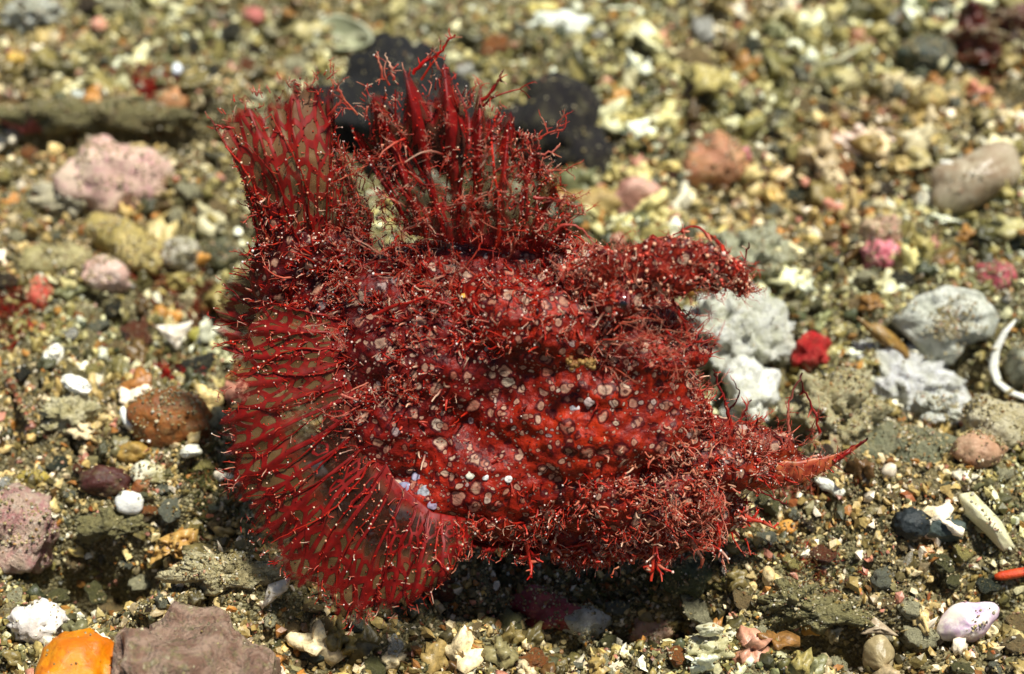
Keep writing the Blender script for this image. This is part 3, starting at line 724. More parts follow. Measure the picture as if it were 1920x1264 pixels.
# ---- materials of the fish
def skin_mat(name):
    m, n, b = nt(name)
    tc = N(n, 'ShaderNodeTexCoord').outputs['Object']
    att = N(n, 'ShaderNodeAttribute', attribute_name='Col').outputs['Color']
    nz = N(n, 'ShaderNodeTexNoise', i_Scale=4.0, i_Detail=2.0); n.links.new(tc, nz.inputs['Vector'])
    dist = n.nodes.new('ShaderNodeVectorMath'); dist.operation = 'SCALE'; dist.inputs[3].default_value = .2
    sub = n.nodes.new('ShaderNodeVectorMath'); sub.operation = 'SUBTRACT'; sub.inputs[1].default_value = (.5, .5, .5)
    n.links.new(nz.outputs['Color'], sub.inputs[0]); n.links.new(sub.outputs[0], dist.inputs[0])
    add = n.nodes.new('ShaderNodeVectorMath'); add.operation = 'ADD'
    n.links.new(tc, add.inputs[0]); n.links.new(dist.outputs[0], add.inputs[1]); P = add.outputs[0]
    def spots(scale, keep, r0, r1):
        v = N(n, 'ShaderNodeTexVoronoi', i_Scale=scale, i_Randomness=.85); n.links.new(P, v.inputs['Vector'])
        s = N(n, 'ShaderNodeSeparateColor'); n.links.new(v.outputs['Color'], s.inputs[0])
        rad = math_(n, 'ADD', math_(n, 'MULTIPLY', s.outputs[0], r1 - r0), r0)
        q = math_(n, 'DIVIDE', v.outputs['Distance'], rad)
        on = math_(n, 'LESS_THAN', s.outputs[1], keep)
        body = math_(n, 'MULTIPLY', ramp(n, q, [(.66, (1, 1, 1)), (.88, (0, 0, 0))]), on)
        ring = math_(n, 'MULTIPLY', ramp(n, math_(n, 'MULTIPLY', q, .6), [(.48, (0, 0, 0)), (.5, (1, 1, 1)), (.66, (1, 1, 1)), (.72, (0, 0, 0))]), on)
        core = ramp(n, q, [(.12, (1, 1, 1)), (.55, (0, 0, 0))])
        return body, ring, core, s.outputs[2]
    n2 = N(n, 'ShaderNodeTexNoise', i_Scale=5.0, i_Detail=6.0, i_Roughness=.7); n.links.new(tc, n2.inputs['Vector'])
    base = mixc(n, ramp(n, n2.outputs[0], [(.35, (0, 0, 0)), (.65, (1, 1, 1))]), lin('#520302'), lin('#901606'))
    base = mixc(n, 1.0, base, att, 'MULTIPLY')
    col = base
    for (sc, keep, r0, r1) in ((13, .5, .2, .42), (3.2, 1.1, .24, .46), (6.4, .65, .15, .46)):
        bd, rg, co, rnd = spots(sc, keep, r0, r1)
        tan = ramp(n, rnd, [(0, lin('#a07058')), (.35, lin('#b09078')), (.65, lin('#985a46')), (.85, lin('#c0aa90')), (1, lin('#a08c88'))])
        tan = mixc(n, math_(n, 'MULTIPLY', co, .55), tan, lin('#5c2a28'))
        col = mixc(n, math_(n, 'MULTIPLY', rg, .85), col, lin('#3c0408'))
        col = mixc(n, math_(n, 'MULTIPLY', bd, .9), col, tan)
    n.links.new(col, b.inputs['Base Color'])
    b.inputs['Roughness'].default_value = .5
    b.inputs['Specular IOR Level'].default_value = .22
    n3 = N(n, 'ShaderNodeTexNoise', i_Scale=14.0, i_Detail=4.0); n.links.new(tc, n3.inputs['Vector'])
    bp = N(n, 'ShaderNodeBump', i_Strength=.5, i_Distance=.06)
    n.links.new(n3.outputs[0], bp.inputs['Height']); n.links.new(bp.outputs[0], b.inputs['Normal'])
    b.inputs['Subsurface Weight'].default_value = .1
    b.inputs['Subsurface Radius'].default_value = (.35, .06, .04)
    b.inputs['Subsurface Scale'].default_value = 1.0
    return m

def fin_mat(name, cs, zone=(.2, .62), red='#b80c08', cell='#6e5c34', cell2='#8a7a50', clear=.45, zclear=.75, net=.11, rayw=.13):
    m, n, b = nt(name)
    uv = N(n, 'ShaderNodeTexCoord').outputs['UV']
    att = N(n, 'ShaderNodeAttribute', attribute_name='Col').outputs['Color']
    sp = N(n, 'ShaderNodeSeparateColor'); n.links.new(att, sp.inputs[0])
    fr = math_(n, 'ABSOLUTE', math_(n, 'SUBTRACT', math_(n, 'FRACT', sp.outputs[0]), .5))
    raym = ramp(n, fr, [(.5 - rayw - .04, (0, 0, 0)), (.5 - rayw, (1, 1, 1))])
    nz = N(n, 'ShaderNodeTexNoise', i_Scale=2.5, i_Detail=3.0); n.links.new(uv, nz.inputs['Vector'])
    add = n.nodes.new('ShaderNodeVectorMath'); add.operation = 'MULTIPLY_ADD'
    n.links.new(nz.outputs['Color'], add.inputs[0]); add.inputs[1].default_value = (.11, .11, 0); n.links.new(uv, add.inputs[2])
    ve = N(n, 'ShaderNodeTexVoronoi', i_Scale=cs, feature='DISTANCE_TO_EDGE', voronoi_dimensions='2D'); n.links.new(add.outputs[0], ve.inputs['Vector'])
    vc = N(n, 'ShaderNodeTexVoronoi', i_Scale=cs, voronoi_dimensions='2D'); n.links.new(add.outputs[0], vc.inputs['Vector'])
    nn = N(n, 'ShaderNodeTexNoise', i_Scale=1.2, i_Detail=2.0); n.links.new(uv, nn.inputs['Vector'])
    wid = math_(n, 'ADD', math_(n, 'MULTIPLY', nn.outputs[0], net * 1.2), net * .4)
    q = math_(n, 'DIVIDE', ve.outputs[0], wid)
    netm = ramp(n, q, [(.85, (1, 1, 1)), (1.0, (0, 0, 0))])
    z0 = ramp(n, sp.outputs[1], [(max(0, zone[0] - .05), (0, 0, 0)), (zone[0] + .03, (1, 1, 1)), (zone[1] - .08, (1, 1, 1)), (zone[1] + .08, (0, 0, 0))])
    # inside the window zone only a third of the net survives
    s3 = N(n, 'ShaderNodeSeparateColor'); n.links.new(vc.outputs['Color'], s3.inputs[0])
    z0 = math_(n, 'MULTIPLY', z0, sp.outputs[2])
    keep = math_(n, 'LESS_THAN', s3.outputs[0], .25)
    netz = math_(n, 'MULTIPLY', netm, math_(n, 'MAXIMUM', math_(n, 'SUBTRACT', 1.0, z0), keep))
    basem = ramp(n, sp.outputs[1], [(.06, (1, 1, 1)), (.16, (0, 0, 0))])
    solid = math_(n, 'MAXIMUM', math_(n, 'MAXIMUM', netz, raym), basem)
    ring = ramp(n, q, [(1.0, (1, 1, 1)), (1.45, (0, 0, 0))])
    n2 = N(n, 'ShaderNodeTexNoise', i_Scale=9.0, i_Detail=4.0); n.links.new(uv, n2.inputs['Vector'])
    redc = mixc(n, ramp(n, n2.outputs[0], [(.35, (0, 0, 0)), (.65, (1, 1, 1))]), tuple(x * .55 for x in lin(red)), lin(red))
    cellc = mixc(n, s3.outputs[1], lin(cell), lin(cell2))
    cellc = mixc(n, math_(n, 'MULTIPLY', z0, .85), cellc, lin('#24240f'))  # window cells painted dark, standing for the shaded backdrop seen through them
    cellc = mixc(n, math_(n, 'MULTIPLY', ring, .7), cellc, lin('#4c1008'))
    n.links.new(mixc(n, solid, cellc, redc), b.inputs['Base Color'])
    b.inputs['Roughness'].default_value = .55
    b.inputs['Specular IOR Level'].default_value = .3
    bp = N(n, 'ShaderNodeBump', i_Strength=.7, i_Distance=.05)
    n.links.new(solid, bp.inputs['Height']); n.links.new(bp.outputs[0], b.inputs['Normal'])
    al = math_(n, 'SUBTRACT', 1.0, clear)
    alz = mixc(n, z0, (1 - clear,) * 3, (1 - zclear,) * 3)
    edge = math_(n, 'ADD', sp.outputs[1], math_(n, 'MULTIPLY', math_(n, 'SUBTRACT', n2.outputs[0], .5), .5))
    tear = ramp(n, edge, [(.86, (1, 1, 1)), (1.0, (0, 0, 0))])
    n.links.new(math_(n, 'MULTIPLY', mixc(n, solid, alz, (.86, .86, .86)), tear), b.inputs['Alpha'])
    return m

def fil_mat():
    m, n, b = nt('filament_skin')
    a = N(n, 'ShaderNodeAttribute', attribute_name='Col').outputs['Color']
    n.links.new(a, b.inputs['Base Color'])
    b.inputs['Roughness'].default_value = .4
    b.inputs['Specular IOR Level'].default_value = .22
    b.inputs['Subsurface Weight'].default_value = 0.0
    b.inputs['Transmission Weight'].default_value = 0.0
    return m
FIL = fil_mat(); SKIN = skin_mat('fish_skin')
FLAP, _n, _b = nt('flap_skin')
_tc = N(_n, 'ShaderNodeTexCoord').outputs['Object']; _z = N(_n, 'ShaderNodeTexNoise', i_Scale=5.0, i_Detail=5.0); _n.links.new(_tc, _z.inputs['Vector'])
_n.links.new(ramp(_n, _z.outputs[0], [(.35, lin('#7c1c08')), (.5, lin('#b0502c')), (.65, lin('#b8703c'))]), _b.inputs['Base Color'])
_b.inputs['Roughness'].default_value = .45; _b.inputs['Alpha'].default_value = .88

# ---- body: overlapping flesh masses fused to one continuous skin
import bmesh
MASS = [  # px, py, w, rx, ry (px), rw (cm), angle
    (1120, 800, 1.1, 215, 118, 1.05, -8), (1120, 705, .85, 200, 70, 1.1, 0), (1160, 900, .95, 230, 105, 1.15, 5), (1060, 610, .7, 240, 110, 1.15, 8),
    (1185, 655, 1.0, 150, 52, .9, 4), (860, 660, .3, 320, 160, 1.35, -10), (930, 870, .6, 230, 150, 1.5, 0),
    (660, 600, .0, 200, 110, 1.0, -25), (555, 500, -.2, 80, 120, .6, 15), (528, 420, -.1, 48, 110, .35, -8), (610, 470, 0, 90, 50, .5, -10), (790, 930, 1.1, 120, 100, .9, 0),
    (1320, 850, .95, 150, 72, .8, 6), (1430, 888, 1.0, 130, 26, .25, -12), (900, 510, .0, 260, 70, .8, -5),
    (1130, 985, .7, 200, 62, .9, 4), (1290, 960, .8, 120, 70, .7, 0), (990, 745, .9, 130, 60, 1.0, -20),
    (1160, 562, 1.55, 44, 38, .4, 0), (760, 780, .6, 160, 150, 1.2, 0), (1380, 835, .9, 120, 45, .45, 0)]
bm = bmesh.new()
for (px, py, w, rx, ry, rw, an) in MASS:
    v, f = ICO[4]
    a = math.radians(an); c_, s_ = math.cos(a), math.sin(a)
    x, y, z = v[:, 0] * rx * PXC, v[:, 1] * ry * PXC, v[:, 2] * rw
    x, y = x * c_ + y * s_, -x * s_ + y * c_
    P = fp(px, py, w) + x[:, None] * RT + y[:, None] * FV + z[:, None] * FN
    bv = [bm.verts.new(p) for p in (P - FB)]
    for t in f: bm.faces.new([bv[i] for i in t])
me = bpy.data.meshes.new('body'); bm.to_mesh(me); bm.free()
body0 = bpy.data.objects.new('body', me); COL.objects.link(body0)
md = body0.modifiers.new('fuse', 'REMESH'); md.mode = 'VOXEL'; md.voxel_size = .055
md2 = body0.modifiers.new('smooth', 'SMOOTH'); md2.factor = .6; md2.iterations = 9
dg = bpy.context.evaluated_depsgraph_get(); ev = body0.evaluated_get(dg); em = ev.to_mesh()
bv = np.zeros(len(em.vertices) * 3, dtype=np.float32); em.vertices.foreach_get('co', bv); bv = bv.reshape(-1, 3).astype(float)
bn = np.zeros(len(em.vertices) * 3, dtype=np.float32); em.vertices.foreach_get('normal', bn); bn = bn.reshape(-1, 3).astype(float)
bf = [list(p.vertices) for p in em.polygons]
ev.to_mesh_clear(); bpy.data.objects.remove(body0, do_unlink=True)
print('body verts', len(bv))
bv += bn * (.16 * fbm(bv * 1.3, 3) + .07 * fbm(bv * 5, 3))[:, None]
BU, BV_, _ = to_px(bv + FB)
tint = np.tile(np.array([.85, .8, .7]), (len(bv), 1))
for px, py, r, c in ((1090, 790, 190, (1.8, 3.8, 1.5)), (1020, 620, 110, (1.6, 3.0, 1.2)), (800, 930, 90, (1.4, 2.6, 2.2)), (1010, 500, 60, (1.2, 1.2, 1)), (1450, 885, 110, (1.3, 5.5, 3.5)), (690, 640, 180, (.45, .3, .3)), (930, 700, 100, (.5, .35, .3)), (560, 440, 130, (.4, .3, .3)), (1150, 640, 90, (.9, 2, 2)), (1290, 900, 120, (.9, 2.6, 3)), (1200, 980, 120, (.8, 1.6, 2))):
    k = np.exp(-((BU - px) ** 2 + (BV_ - py) ** 2) / r ** 2)[:, None]
    tint = tint * (1 - k) + np.array(c) * k
tint *= (1 + .5 * fbm(bv * 1.1 + 4, 3))[:, None]
body = new_mesh('body', bv, bf, SKIN, fish, cols=np.clip(tint, .15, 6))
tag(body, 'red bumpy skin with pale ringed spots')

# ---- filament builder
class Buf:
    def __init__(s): s.v = []; s.f = []; s.c = []; s.n = 0
    def tube(s, pts, rad, c0, c1, sides=5):
        n = len(pts); pts = np.asarray(pts)
        tan = np.gradient(pts, axis=0); tan /= np.linalg.norm(tan, axis=1)[:, None] + 1e-9
        ref = np.array([.31, .87, .12])
        a = np.cross(tan, ref); a /= np.linalg.norm(a, axis=1)[:, None] + 1e-9; b = np.cross(tan, a)
        q = np.linspace(0, 2 * math.pi, sides, endpoint=False)
        V = pts[:, None] + np.asarray(rad)[:, None, None] * (np.cos(q)[None, :, None] * a[:, None] + np.sin(q)[None, :, None] * b[:, None])
        t = np.linspace(0, 1, n)[:, None]
        C = np.asarray(c0) * (1 - t) + np.asarray(c1) * t
        i = np.arange(n - 1)[:, None] * sides; k = np.arange(sides)[None]; k2 = (k + 1) % sides
        F = np.stack([i + k, i + k2, i + sides + k2, i + sides + k], -1).reshape(-1, 4) + s.n
        s.v.append(V.reshape(-1, 3)); s.f.append(F); s.c.append(np.repeat(C, sides, 0)); s.n += n * sides
    def bead(s, p, r, c):
        # small octahedral bulb made of quads
        v = np.array([[1, 1, 1], [-1, 1, 1], [-1, -1, 1], [1, -1, 1], [1, 1, -1], [-1, 1, -1], [-1, -1, -1], [1, -1, -1]]) * .6
        f = np.array([[0, 1, 2, 3], [7, 6, 5, 4], [0, 4, 5, 1], [1, 5, 6, 2], [2, 6, 7, 3], [3, 7, 4, 0]])
        s.v.append(v * r + p); s.f.append(f + s.n); s.c.append(np.tile(np.asarray(c), (8, 1))); s.n += 8
    def build(s, name, parent, label=None, kind=None, mat=None):
        if not s.v: return None
        o = new_mesh(name, np.vstack(s.v) - FB, np.vstack(s.f), mat or FIL, parent, cols=np.vstack(s.c))
        if label: o['label'] = label
        if kind: o['kind'] = kind
        return o

RED = [lin('#6a0603'), lin('#820c05'), lin('#98200f'), lin('#500301'), lin('#74160e')]
TIP = [lin('#c85038'), lin('#d89070'), lin('#c02c18'), lin('#e6c4a4'), lin('#b01c10'), lin('#c83018')]
TANF = [lin('#a03c28'), lin('#b06048'), lin('#a82414'), lin('#a81208')]
PALE = [lin('#c48c70'), lin('#d4b094'), lin('#b86850'), lin('#c0402c')]
RS = random.Random(99); RSN = np.random.default_rng(99)

def unit(v): return v / (np.linalg.norm(v) + 1e-9)

def tassel(B, p, d, L, r, depth=1, pale=0.0, curl=.5, bead=.3, nb=(2, 4)):
    """branching skin flap: wandering stem, side twigs, pale bulbs at some tips"""
    n = 6 if L > .25 else 4
    pts = [np.array(p)]; d = unit(np.array(d)); bend = RSN.normal(size=3) * curl
    for i in range(n - 1):
        d = unit(d + bend * .25 + RSN.normal(size=3) * curl * .35); pts.append(pts[-1] + d * L / (n - 1))
    c0 = RS.choice(TANF) if RS.random() < pale else RS.choice(RED)
    c1 = RS.choice(PALE) if RS.random() < pale else RS.choice(TIP)
    c1 = np.array(c0) * .4 + np.array(c1) * .6 if depth > 0 else c1
    B.tube(pts, np.linspace(r, r * .35, n), c0, c1, 4 if r < .02 else 6)
    if depth > 0:
        for _ in range(RS.randint(*nb)):
            k = RS.randint(1, n - 1)
            tassel(B, pts[k], unit(d + RSN.normal(size=3) * .9), L * RS.uniform(.3, .6), r * .6, depth - 1, pale, curl, bead)
    elif RS.random() < bead * .7:
        B.bead(pts[-1], r * RS.uniform(.8, 1.3), RS.choice([lin('#e8dcd0'), lin('#e0b8a8'), lin('#d06050')]))

def path_fil(B, pts, r0, r1, c0, c1, twigs=0, w=1.2, tl=.15, sides=6, pale=.3):
    pts = [fp(a[0], a[1], a[2] if len(a) > 2 else w) for a in pts]
    t = np.linspace(0, len(pts) - 1, len(pts) * 4); P = np.array(pts)
    i = np.minimum(t.astype(int), len(pts) - 2); fr = (t - i)[:, None]
    Pm = np.vstack([2 * P[0] - P[1], P, 2 * P[-1] - P[-2]])
    a, b, c, d = Pm[i], Pm[i + 1], Pm[i + 2], Pm[i + 3]
    S = .5 * (2 * b + (c - a) * fr + (2 * a - 5 * b + 4 * c - d) * fr ** 2 + (3 * b - a - 3 * c + d) * fr ** 3)
    S = S + RSN.normal(size=S.shape) * .012
    B.tube(S, np.linspace(r0, r1, len(S)) * RSN.uniform(.75, 1.25, len(S)), c0, c1, sides)
    for _ in range(twigs):
        k = RS.randrange(2, len(S) - 1)
        tassel(B, S[k], unit(S[k] - S[k - 1] + RSN.normal(size=3) * .02) + RSN.normal(size=3) * .7, tl * RS.uniform(.6, 1.4), max(r1, r0 * .5), 0, pale, .5, .3)
    return S

# ---- fins
def smooth_poly(pts, n):
    P = np.array(pts, float); seg = np.r_[0, np.cumsum(np.linalg.norm(np.diff(P[:, :2], axis=0), axis=1))]
    t = np.linspace(0, seg[-1], n)
    out = np.stack([np.interp(t, seg, P[:, k]) for k in range(P.shape[1])], -1)
    for _ in range(3):
        out[1:-1] = (out[:-2] + 2 * out[1:-1] + out[2:]) / 4
    return out

def fin(name, base, outer, nr, mat, bulge=.25, notch=.12, label=None, ns=150, nt_=70, ray_r=.05, beads=1.0, wave=.05, sag=.08, fork=True, fringe=.5, raycol=None, crv=0.0, vfac=.55, zspan=(0, 1, 1, 1), rwob=0.0, rend=1.0, fuzz=0, rag=.16):
    """membrane stretched over nr rays: base and outer are (px,py,w) polylines"""
    Bc = smooth_poly(base, ns); Oc = smooth_poly(outer, ns)
    s = np.linspace(0, 1, ns); t = np.linspace(0, 1, nt_)
    def pt(si, ti, off=0.0):
        i = si * (ns - 1); i0 = int(min(i, ns - 2)); fr = i - i0
        b = Bc[i0] * (1 - fr) + Bc[i0 + 1] * fr; o = Oc[i0] * (1 - fr) + Oc[i0 + 1] * fr
        q = b * (1 - ti) + o * ti
        nrm = np.array([-(o - b)[1], (o - b)[0]]) ; q[:2] = q[:2] + nrm * crv * math.sin(math.pi * ti) * .5
        return q[0], q[1], q[2] + bulge * math.sin(math.pi * min(1, ti * .9)) + off
    V = []; C = []; UV = []
    lenc = np.linalg.norm((Oc - Bc)[:, :2], axis=1).mean() * PXC
    arc = np.linalg.norm(np.diff(Oc[:, :2], axis=0), axis=1).sum() * PXC
    nz = fbm(np.stack([s * 14, s * 0, s * 0 + 3.3], -1), 3)
    loc_len = np.linalg.norm((Oc - Bc)[:, :2], axis=1) * PXC; loc_len = loc_len * .6 + lenc * .4
    zs = np.interp(s, zspan[::2], zspan[1::2])
    gs, gt = np.meshgrid(s * 9, t * 3, indexing='ij')
    nz2 = fbm(np.stack([gs.ravel(), gt.ravel(), gs.ravel() * 0 + 7.7], -1), 1)
    for j in range(ns):
        fr = (s[j] * nr) % 1.0
        between = math.sin(math.pi * fr)
        tmax = 1 - notch * between + rag * nz[j]
        for ti in t:
            tt = ti * tmax
            x, y, w = pt(s[j], tt, -sag * between * ti + wave * math.sin(7 * ti + 9 * s[j]) * ti)
            V.append(fp(x, y, w)); C.append((s[j] * nr + .45 * nz2[j * nt_ + int(round(ti * (nt_ - 1)))], ti, zs[j])); UV.append((s[j] * arc * .85 + 3, ti * loc_len[j] * vfac))
    V = np.array(V); V += (.03 * fbm(V * 3, 3))[:, None] * FN
    idx = np.arange(ns * nt_).reshape(ns, nt_)
    Q = np.stack([idx[:-1, :-1], idx[1:, :-1], idx[1:, 1:], idx[:-1, 1:]], -1).reshape(-1, 4)
    root = new_mesh(name, V - FB, Q, mat, fish, cols=np.array(C), uv=np.array(UV))
    # thickness of a real membrane
    sm = root.modifiers.new('thickness', 'SOLIDIFY'); sm.thickness = .012
    if label: root['label'] = label
    rays = []
    for k in range(nr + 1):
        B = Buf(); si = min(.999, k / nr); L = []
        ph = RS.uniform(0, 6)
        for ti in np.linspace(0, rend, 16):
            x, y, w = pt(min(.999, max(0, si + rwob / nr * math.sin(ph + 4 * ti) * ti)), ti, .015 + wave * math.sin(7 * ti + 9 * si) * ti); L.append(fp(x, y, w))
        L = np.array(L) + RSN.normal(size=(16, 3)) * .012
        c0 = raycol or RS.choice(RED)
        B.tube(L, np.linspace(ray_r, ray_r * .3, 16) * RSN.uniform(.8, 1.3, 16), c0, RS.choice(RED + [lin('#c83020')]), 6)
        nbd = int(26 * beads * lenc / 3)
        for _ in range(nbd):
            i = RS.uniform(0, 15); i0 = int(i); q = L[i0] + (L[min(15, i0 + 1)] - L[i0]) * (i - i0)
            o = RSN.normal(size=3); o = unit(o + FN * .8)
            if RS.random() < .45: B.bead(q + o * ray_r * .9, RS.uniform(.012, .028), RS.choice(RED + TIP + [lin('#e8d8cc')]))
            else: tassel(B, q, o, RS.uniform(.05, .15), .012, 0, .15, .4, .5)
        rays.append(B.build('fin_ray', root))
    B = Buf(); Vg = V.reshape(ns, nt_, 3)
    for _ in range(fuzz):
        q = Vg[RS.randrange(ns), RS.randrange(nt_)]
        o = unit(RSN.normal(size=3) + FN * .9)
        if RS.random() < .75: B.bead(q + FN * .01, RS.uniform(.01, .024), RS.choice(RED + RED + TIP))
        else: tassel(B, q, o, RS.uniform(.05, .2), .014, 1 if RS.random() < .3 else 0, .12, .6, .4)
    B.build('fin_papillae', root, None, 'stuff')
    # ragged fringe of tiny flaps along the margin
    B = Buf()
    for _ in range(int(arc * 9 * fringe)):
        si = RS.random(); fr = (si * nr) % 1; tt = 1 - notch * math.sin(math.pi * fr) - RS.uniform(-.05, .06)
        x, y, w = pt(si, max(.3, tt)); x2, y2, w2 = pt(si, tt - .1)
        d = unit(fp(x, y, w) - fp(x2, y2, w2))
        tassel(B, fp(x, y, w), d + RSN.normal(size=3) * .5, RS.uniform(.08, .22), .013, 1 if RS.random() < .3 else 0, .15, .5, .5)
    B.build('fin_fringe', root, None, 'stuff')
    return root

PEC = fin_mat('pectoral_membrane', 4.6, zone=(.12, .52), cell='#6e6a34', cell2='#b49c62', clear=.3, zclear=.85, net=.2, red='#880b04', rayw=.07)
TAILM = fin_mat('tail_membrane', 4.4, zone=(.0, .01), cell='#9a6438', cell2='#b49a62', clear=.3, zclear=.4, net=.17, red='#8e0e05', rayw=.03)
DORM = fin_mat('dorsal_membrane', 4.5, zone=(.3, .8), cell='#6e3a20', cell2='#7e7644', clear=.3, zclear=.45, net=.2, red='#880400', rayw=.14)

fin('pectoral_fin',
    [(640, 600, .9), (660, 700, 1.2), (690, 800, 1.5), (740, 900, 1.85), (810, 960, 2.05), (885, 975, 2.0)],
    [(470, 560, .4), (435, 660, .6), (415, 770, .9), (425, 880, 1.2), (460, 990, 1.55), (540, 1095, 1.9), (640, 1165, 2.25), (745, 1150, 2.5), (840, 1090, 2.6), (895, 1000, 2.5)],
    17, PEC, bulge=.3, notch=.02, zspan=(0, 0, .22, .1, .32, 1, 1, 1), vfac=.75, rwob=.8, rend=.93, fringe=1.2, sag=.1, beads=1.2, label='big fan shaped fin, red net with olive windows', ns=260, ray_r=.02, fuzz=700)
fin('tail_fin',
    [(500, 520, .1), (560, 470, .2), (630, 450, .2), (690, 445, .2)],
    [(470, 400, .0), (440, 290, .0), (395, 225, .0), (470, 180, .0), (560, 140, .0), (625, 150, -.1), (628, 240, -.1), (660, 320, -.1), (700, 400, .0)],
    8, TAILM, bulge=.2, rag=.22, notch=.04, rwob=.6, rend=.85, fringe=1.6, beads=.8, label='netted orange red fin standing up at the rear', ray_r=.02, wave=.14, fuzz=500)
fin('dorsal_fin',
    [(770, 440, .4), (820, 450, .5), (900, 460, .6), (980, 470, .7), (1060, 480, .7)],
    [(650, 225, .2), (680, 165, .2), (770, 120, .2), (850, 125, .3), (930, 170, .4), (985, 235, .5), (1040, 300, .6), (1075, 390, .7), (1060, 470, .8)],
    9, DORM, bulge=.25, notch=.16, rend=.9, rwob=.9, vfac=.7, label='tall ragged spiny fin with branching tips', ray_r=.04, wave=.2, sag=.25, fringe=2.0, beads=3, fuzz=700)
fin('anal_fin',
    [(620, 560, -.3), (560, 600, -.3), (560, 700, -.3)],
    [(440, 500, -.4), (400, 560, -.5), (400, 650, -.5)],
    5, TAILM, bulge=.1, notch=.05, rwob=.8, label='dull red ragged fin behind the pectoral fan', ns=80, nt_=30, ray_r=.03)
fin('pelvic_fin',
    [(900, 1000, 1.4), (960, 1010, 1.3), (1010, 1010, 1.2)],
    [(870, 1030, 1.9), (940, 1050, 1.8), (1010, 1050, 1.5)],
    4, TAILM, bulge=.1, notch=.2, label='small red fin folded under the belly', ns=60, nt_=20, ray_r=.03, fringe=1.5)

# ---- eye
ep = fp(1168, 566, 1.9)
v, f = ICO[4]
m, n, b = nt('eye_iris')
tc = N(n, 'ShaderNodeTexCoord').outputs['Object']
g_ = N(n, 'ShaderNodeTexWave', i_Scale=3.0, i_Distortion=8.0, i_Detail=3.0); n.links.new(tc, g_.inputs['Vector'])
n.links.new(ramp(n, g_.outputs[0], [(0, lin('#3a060c')), (.6, lin('#6a1414')), (.9, lin('#96605a')), (1, lin('#3a0810'))]), b.inputs['Base Color'])
b.inputs['Roughness'].default_value = .12
eye = new_mesh('eye', v * np.array([.17, .17, .17]) + ep - FN * .03 - FB, f, m, fish)
m2, n, b = nt('eye_pupil'); b.inputs['Base Color'].default_value = (.01, .008, .012, 1); b.inputs['Roughness'].default_value = .08
new_mesh('pupil', v * np.array([.07, .04, .07]) + ep + FN * .12 - FB, f, m2, eye)

# ---- head tentacle: fleshy lobe over the eye
def lobe(name, spine, wid, thick, mat_, col, label=None, n=60, jag=.25):
    S = smooth_poly(spine, n); V = []; C = []; sides = 22
    for i in range(n):
        q = fp(*S[i]); t = i / (n - 1)
        j = min(n - 2, i); tan = unit(fp(*S[j + 1]) - fp(*S[j]))
        up = unit(np.cross(FN, tan)); wv = np.interp(t, np.linspace(0, 1, len(wid)), wid)
        for k in range(sides):
            a = 2 * math.pi * k / sides
            V.append(q + up * wv * math.cos(a) + FN * thick * min(1, wv * 3) * math.sin(a))
    V = np.array(V); V += (jag * fbm(V * 3.0, 4) * .5)[:, None] * (V - np.repeat(np.array([fp(*x) for x in S]), sides, 0))*2
    idx = np.arange(n * sides).reshape(n, sides)
    Q = np.stack([idx[:-1], np.roll(idx[:-1], -1, 1), np.roll(idx[1:], -1, 1), idx[1:]], -1).reshape(-1, 4)
    o = new_mesh(name, V - FB, Q, mat_, fish, cols=np.tile(np.array(col), (len(V), 1)))
    if label: o['label'] = label
    return o, V, S
_, TV, _ = lobe('head_tentacle', [(1060, 540, 1.2), (1140, 520, 1.5), (1230, 505, 1.6), (1310, 500, 1.6), (1370, 510, 1.5), (1405, 548, 1.4)], [.34, .46, .5, .46, .34, .08], .22, SKIN, (1.0, 2.4, 2.6), 'broad red lobe over the eye dotted with pale bulbs', jag=.6)
_, JV, _ = lobe('chin_flap', [(1380, 880, 1.2), (1440, 892, 1.2), (1500, 885, 1.2), (1550, 868, 1.15), (1590, 848, 1.1), (1625, 825, 1.1)], [.24, .3, .24, .16, .05, .02], .1, FLAP, (1.3, 4.5, 2.5), 'thin orange red flap tapering to a dark tip', jag=.12)

# ---- skin filaments over the whole body
facing = (bn @ FN) > -.1
cand = np.where(facing & (np.hypot(BU - 1100, (BV_ - 790) * 1.5) > 40))[0]
def region_w(u, v):
    w = np.full(len(u), .35)
    for (x, y, rx, ry, a) in ((700, 560, 200, 100, .9), (1000, 480, 200, 70, 1.1), (1200, 650, 150, 70, 1.2), (1230, 920, 170, 90, 1.6), (1380, 830, 140, 60, 1.5),
                              (1150, 1010, 220, 50, 1.3), (950, 600, 150, 60, .5), (700, 720, 120, 80, .5), (1150, 470, 60, 40, 1)):
        w += a * np.exp(-((u - x) / rx) ** 2 - ((v - y) / ry) ** 2)
    for (x, y, rx, ry, a) in ((1100, 790, 170, 100, -2.5), (990, 720, 140, 50, -.6), (800, 910, 90, 70, -1)):
        w += a * np.exp(-((u - x) / rx) ** 4 - ((v - y) / ry) ** 4)
    pt_ = np.stack([u / 55, v / 55, u * 0 + 2.2], -1)
    return np.clip(w, .02, 3) * np.clip(.45 + 2.6 * fbm(pt_, 2), .06, 2)
pw = region_w(BU[cand], BV_[cand]); pw /= pw.sum()
RB = Buf()
for i in RSN.choice(cand, 4200, p=pw):
    u, v_ = BU[i], BV_[i]
    pale = float(np.clip((u - 950) / 400, .08, .75)); right = np.clip((u - 1000) / 300, 0, 1)
    d = bn[i] * .8 + RT * (.5 * right - .3 * (1 - right)) + FV * .25 + RSN.normal(size=3) * .45
    L = RS.uniform(.08, .3)
    tassel(RB, bv[i] + FB, d, L, RS.choice([.008, .011, .015, .026]), 1 if RS.random() < .35 else 0, pale, .6, .35)
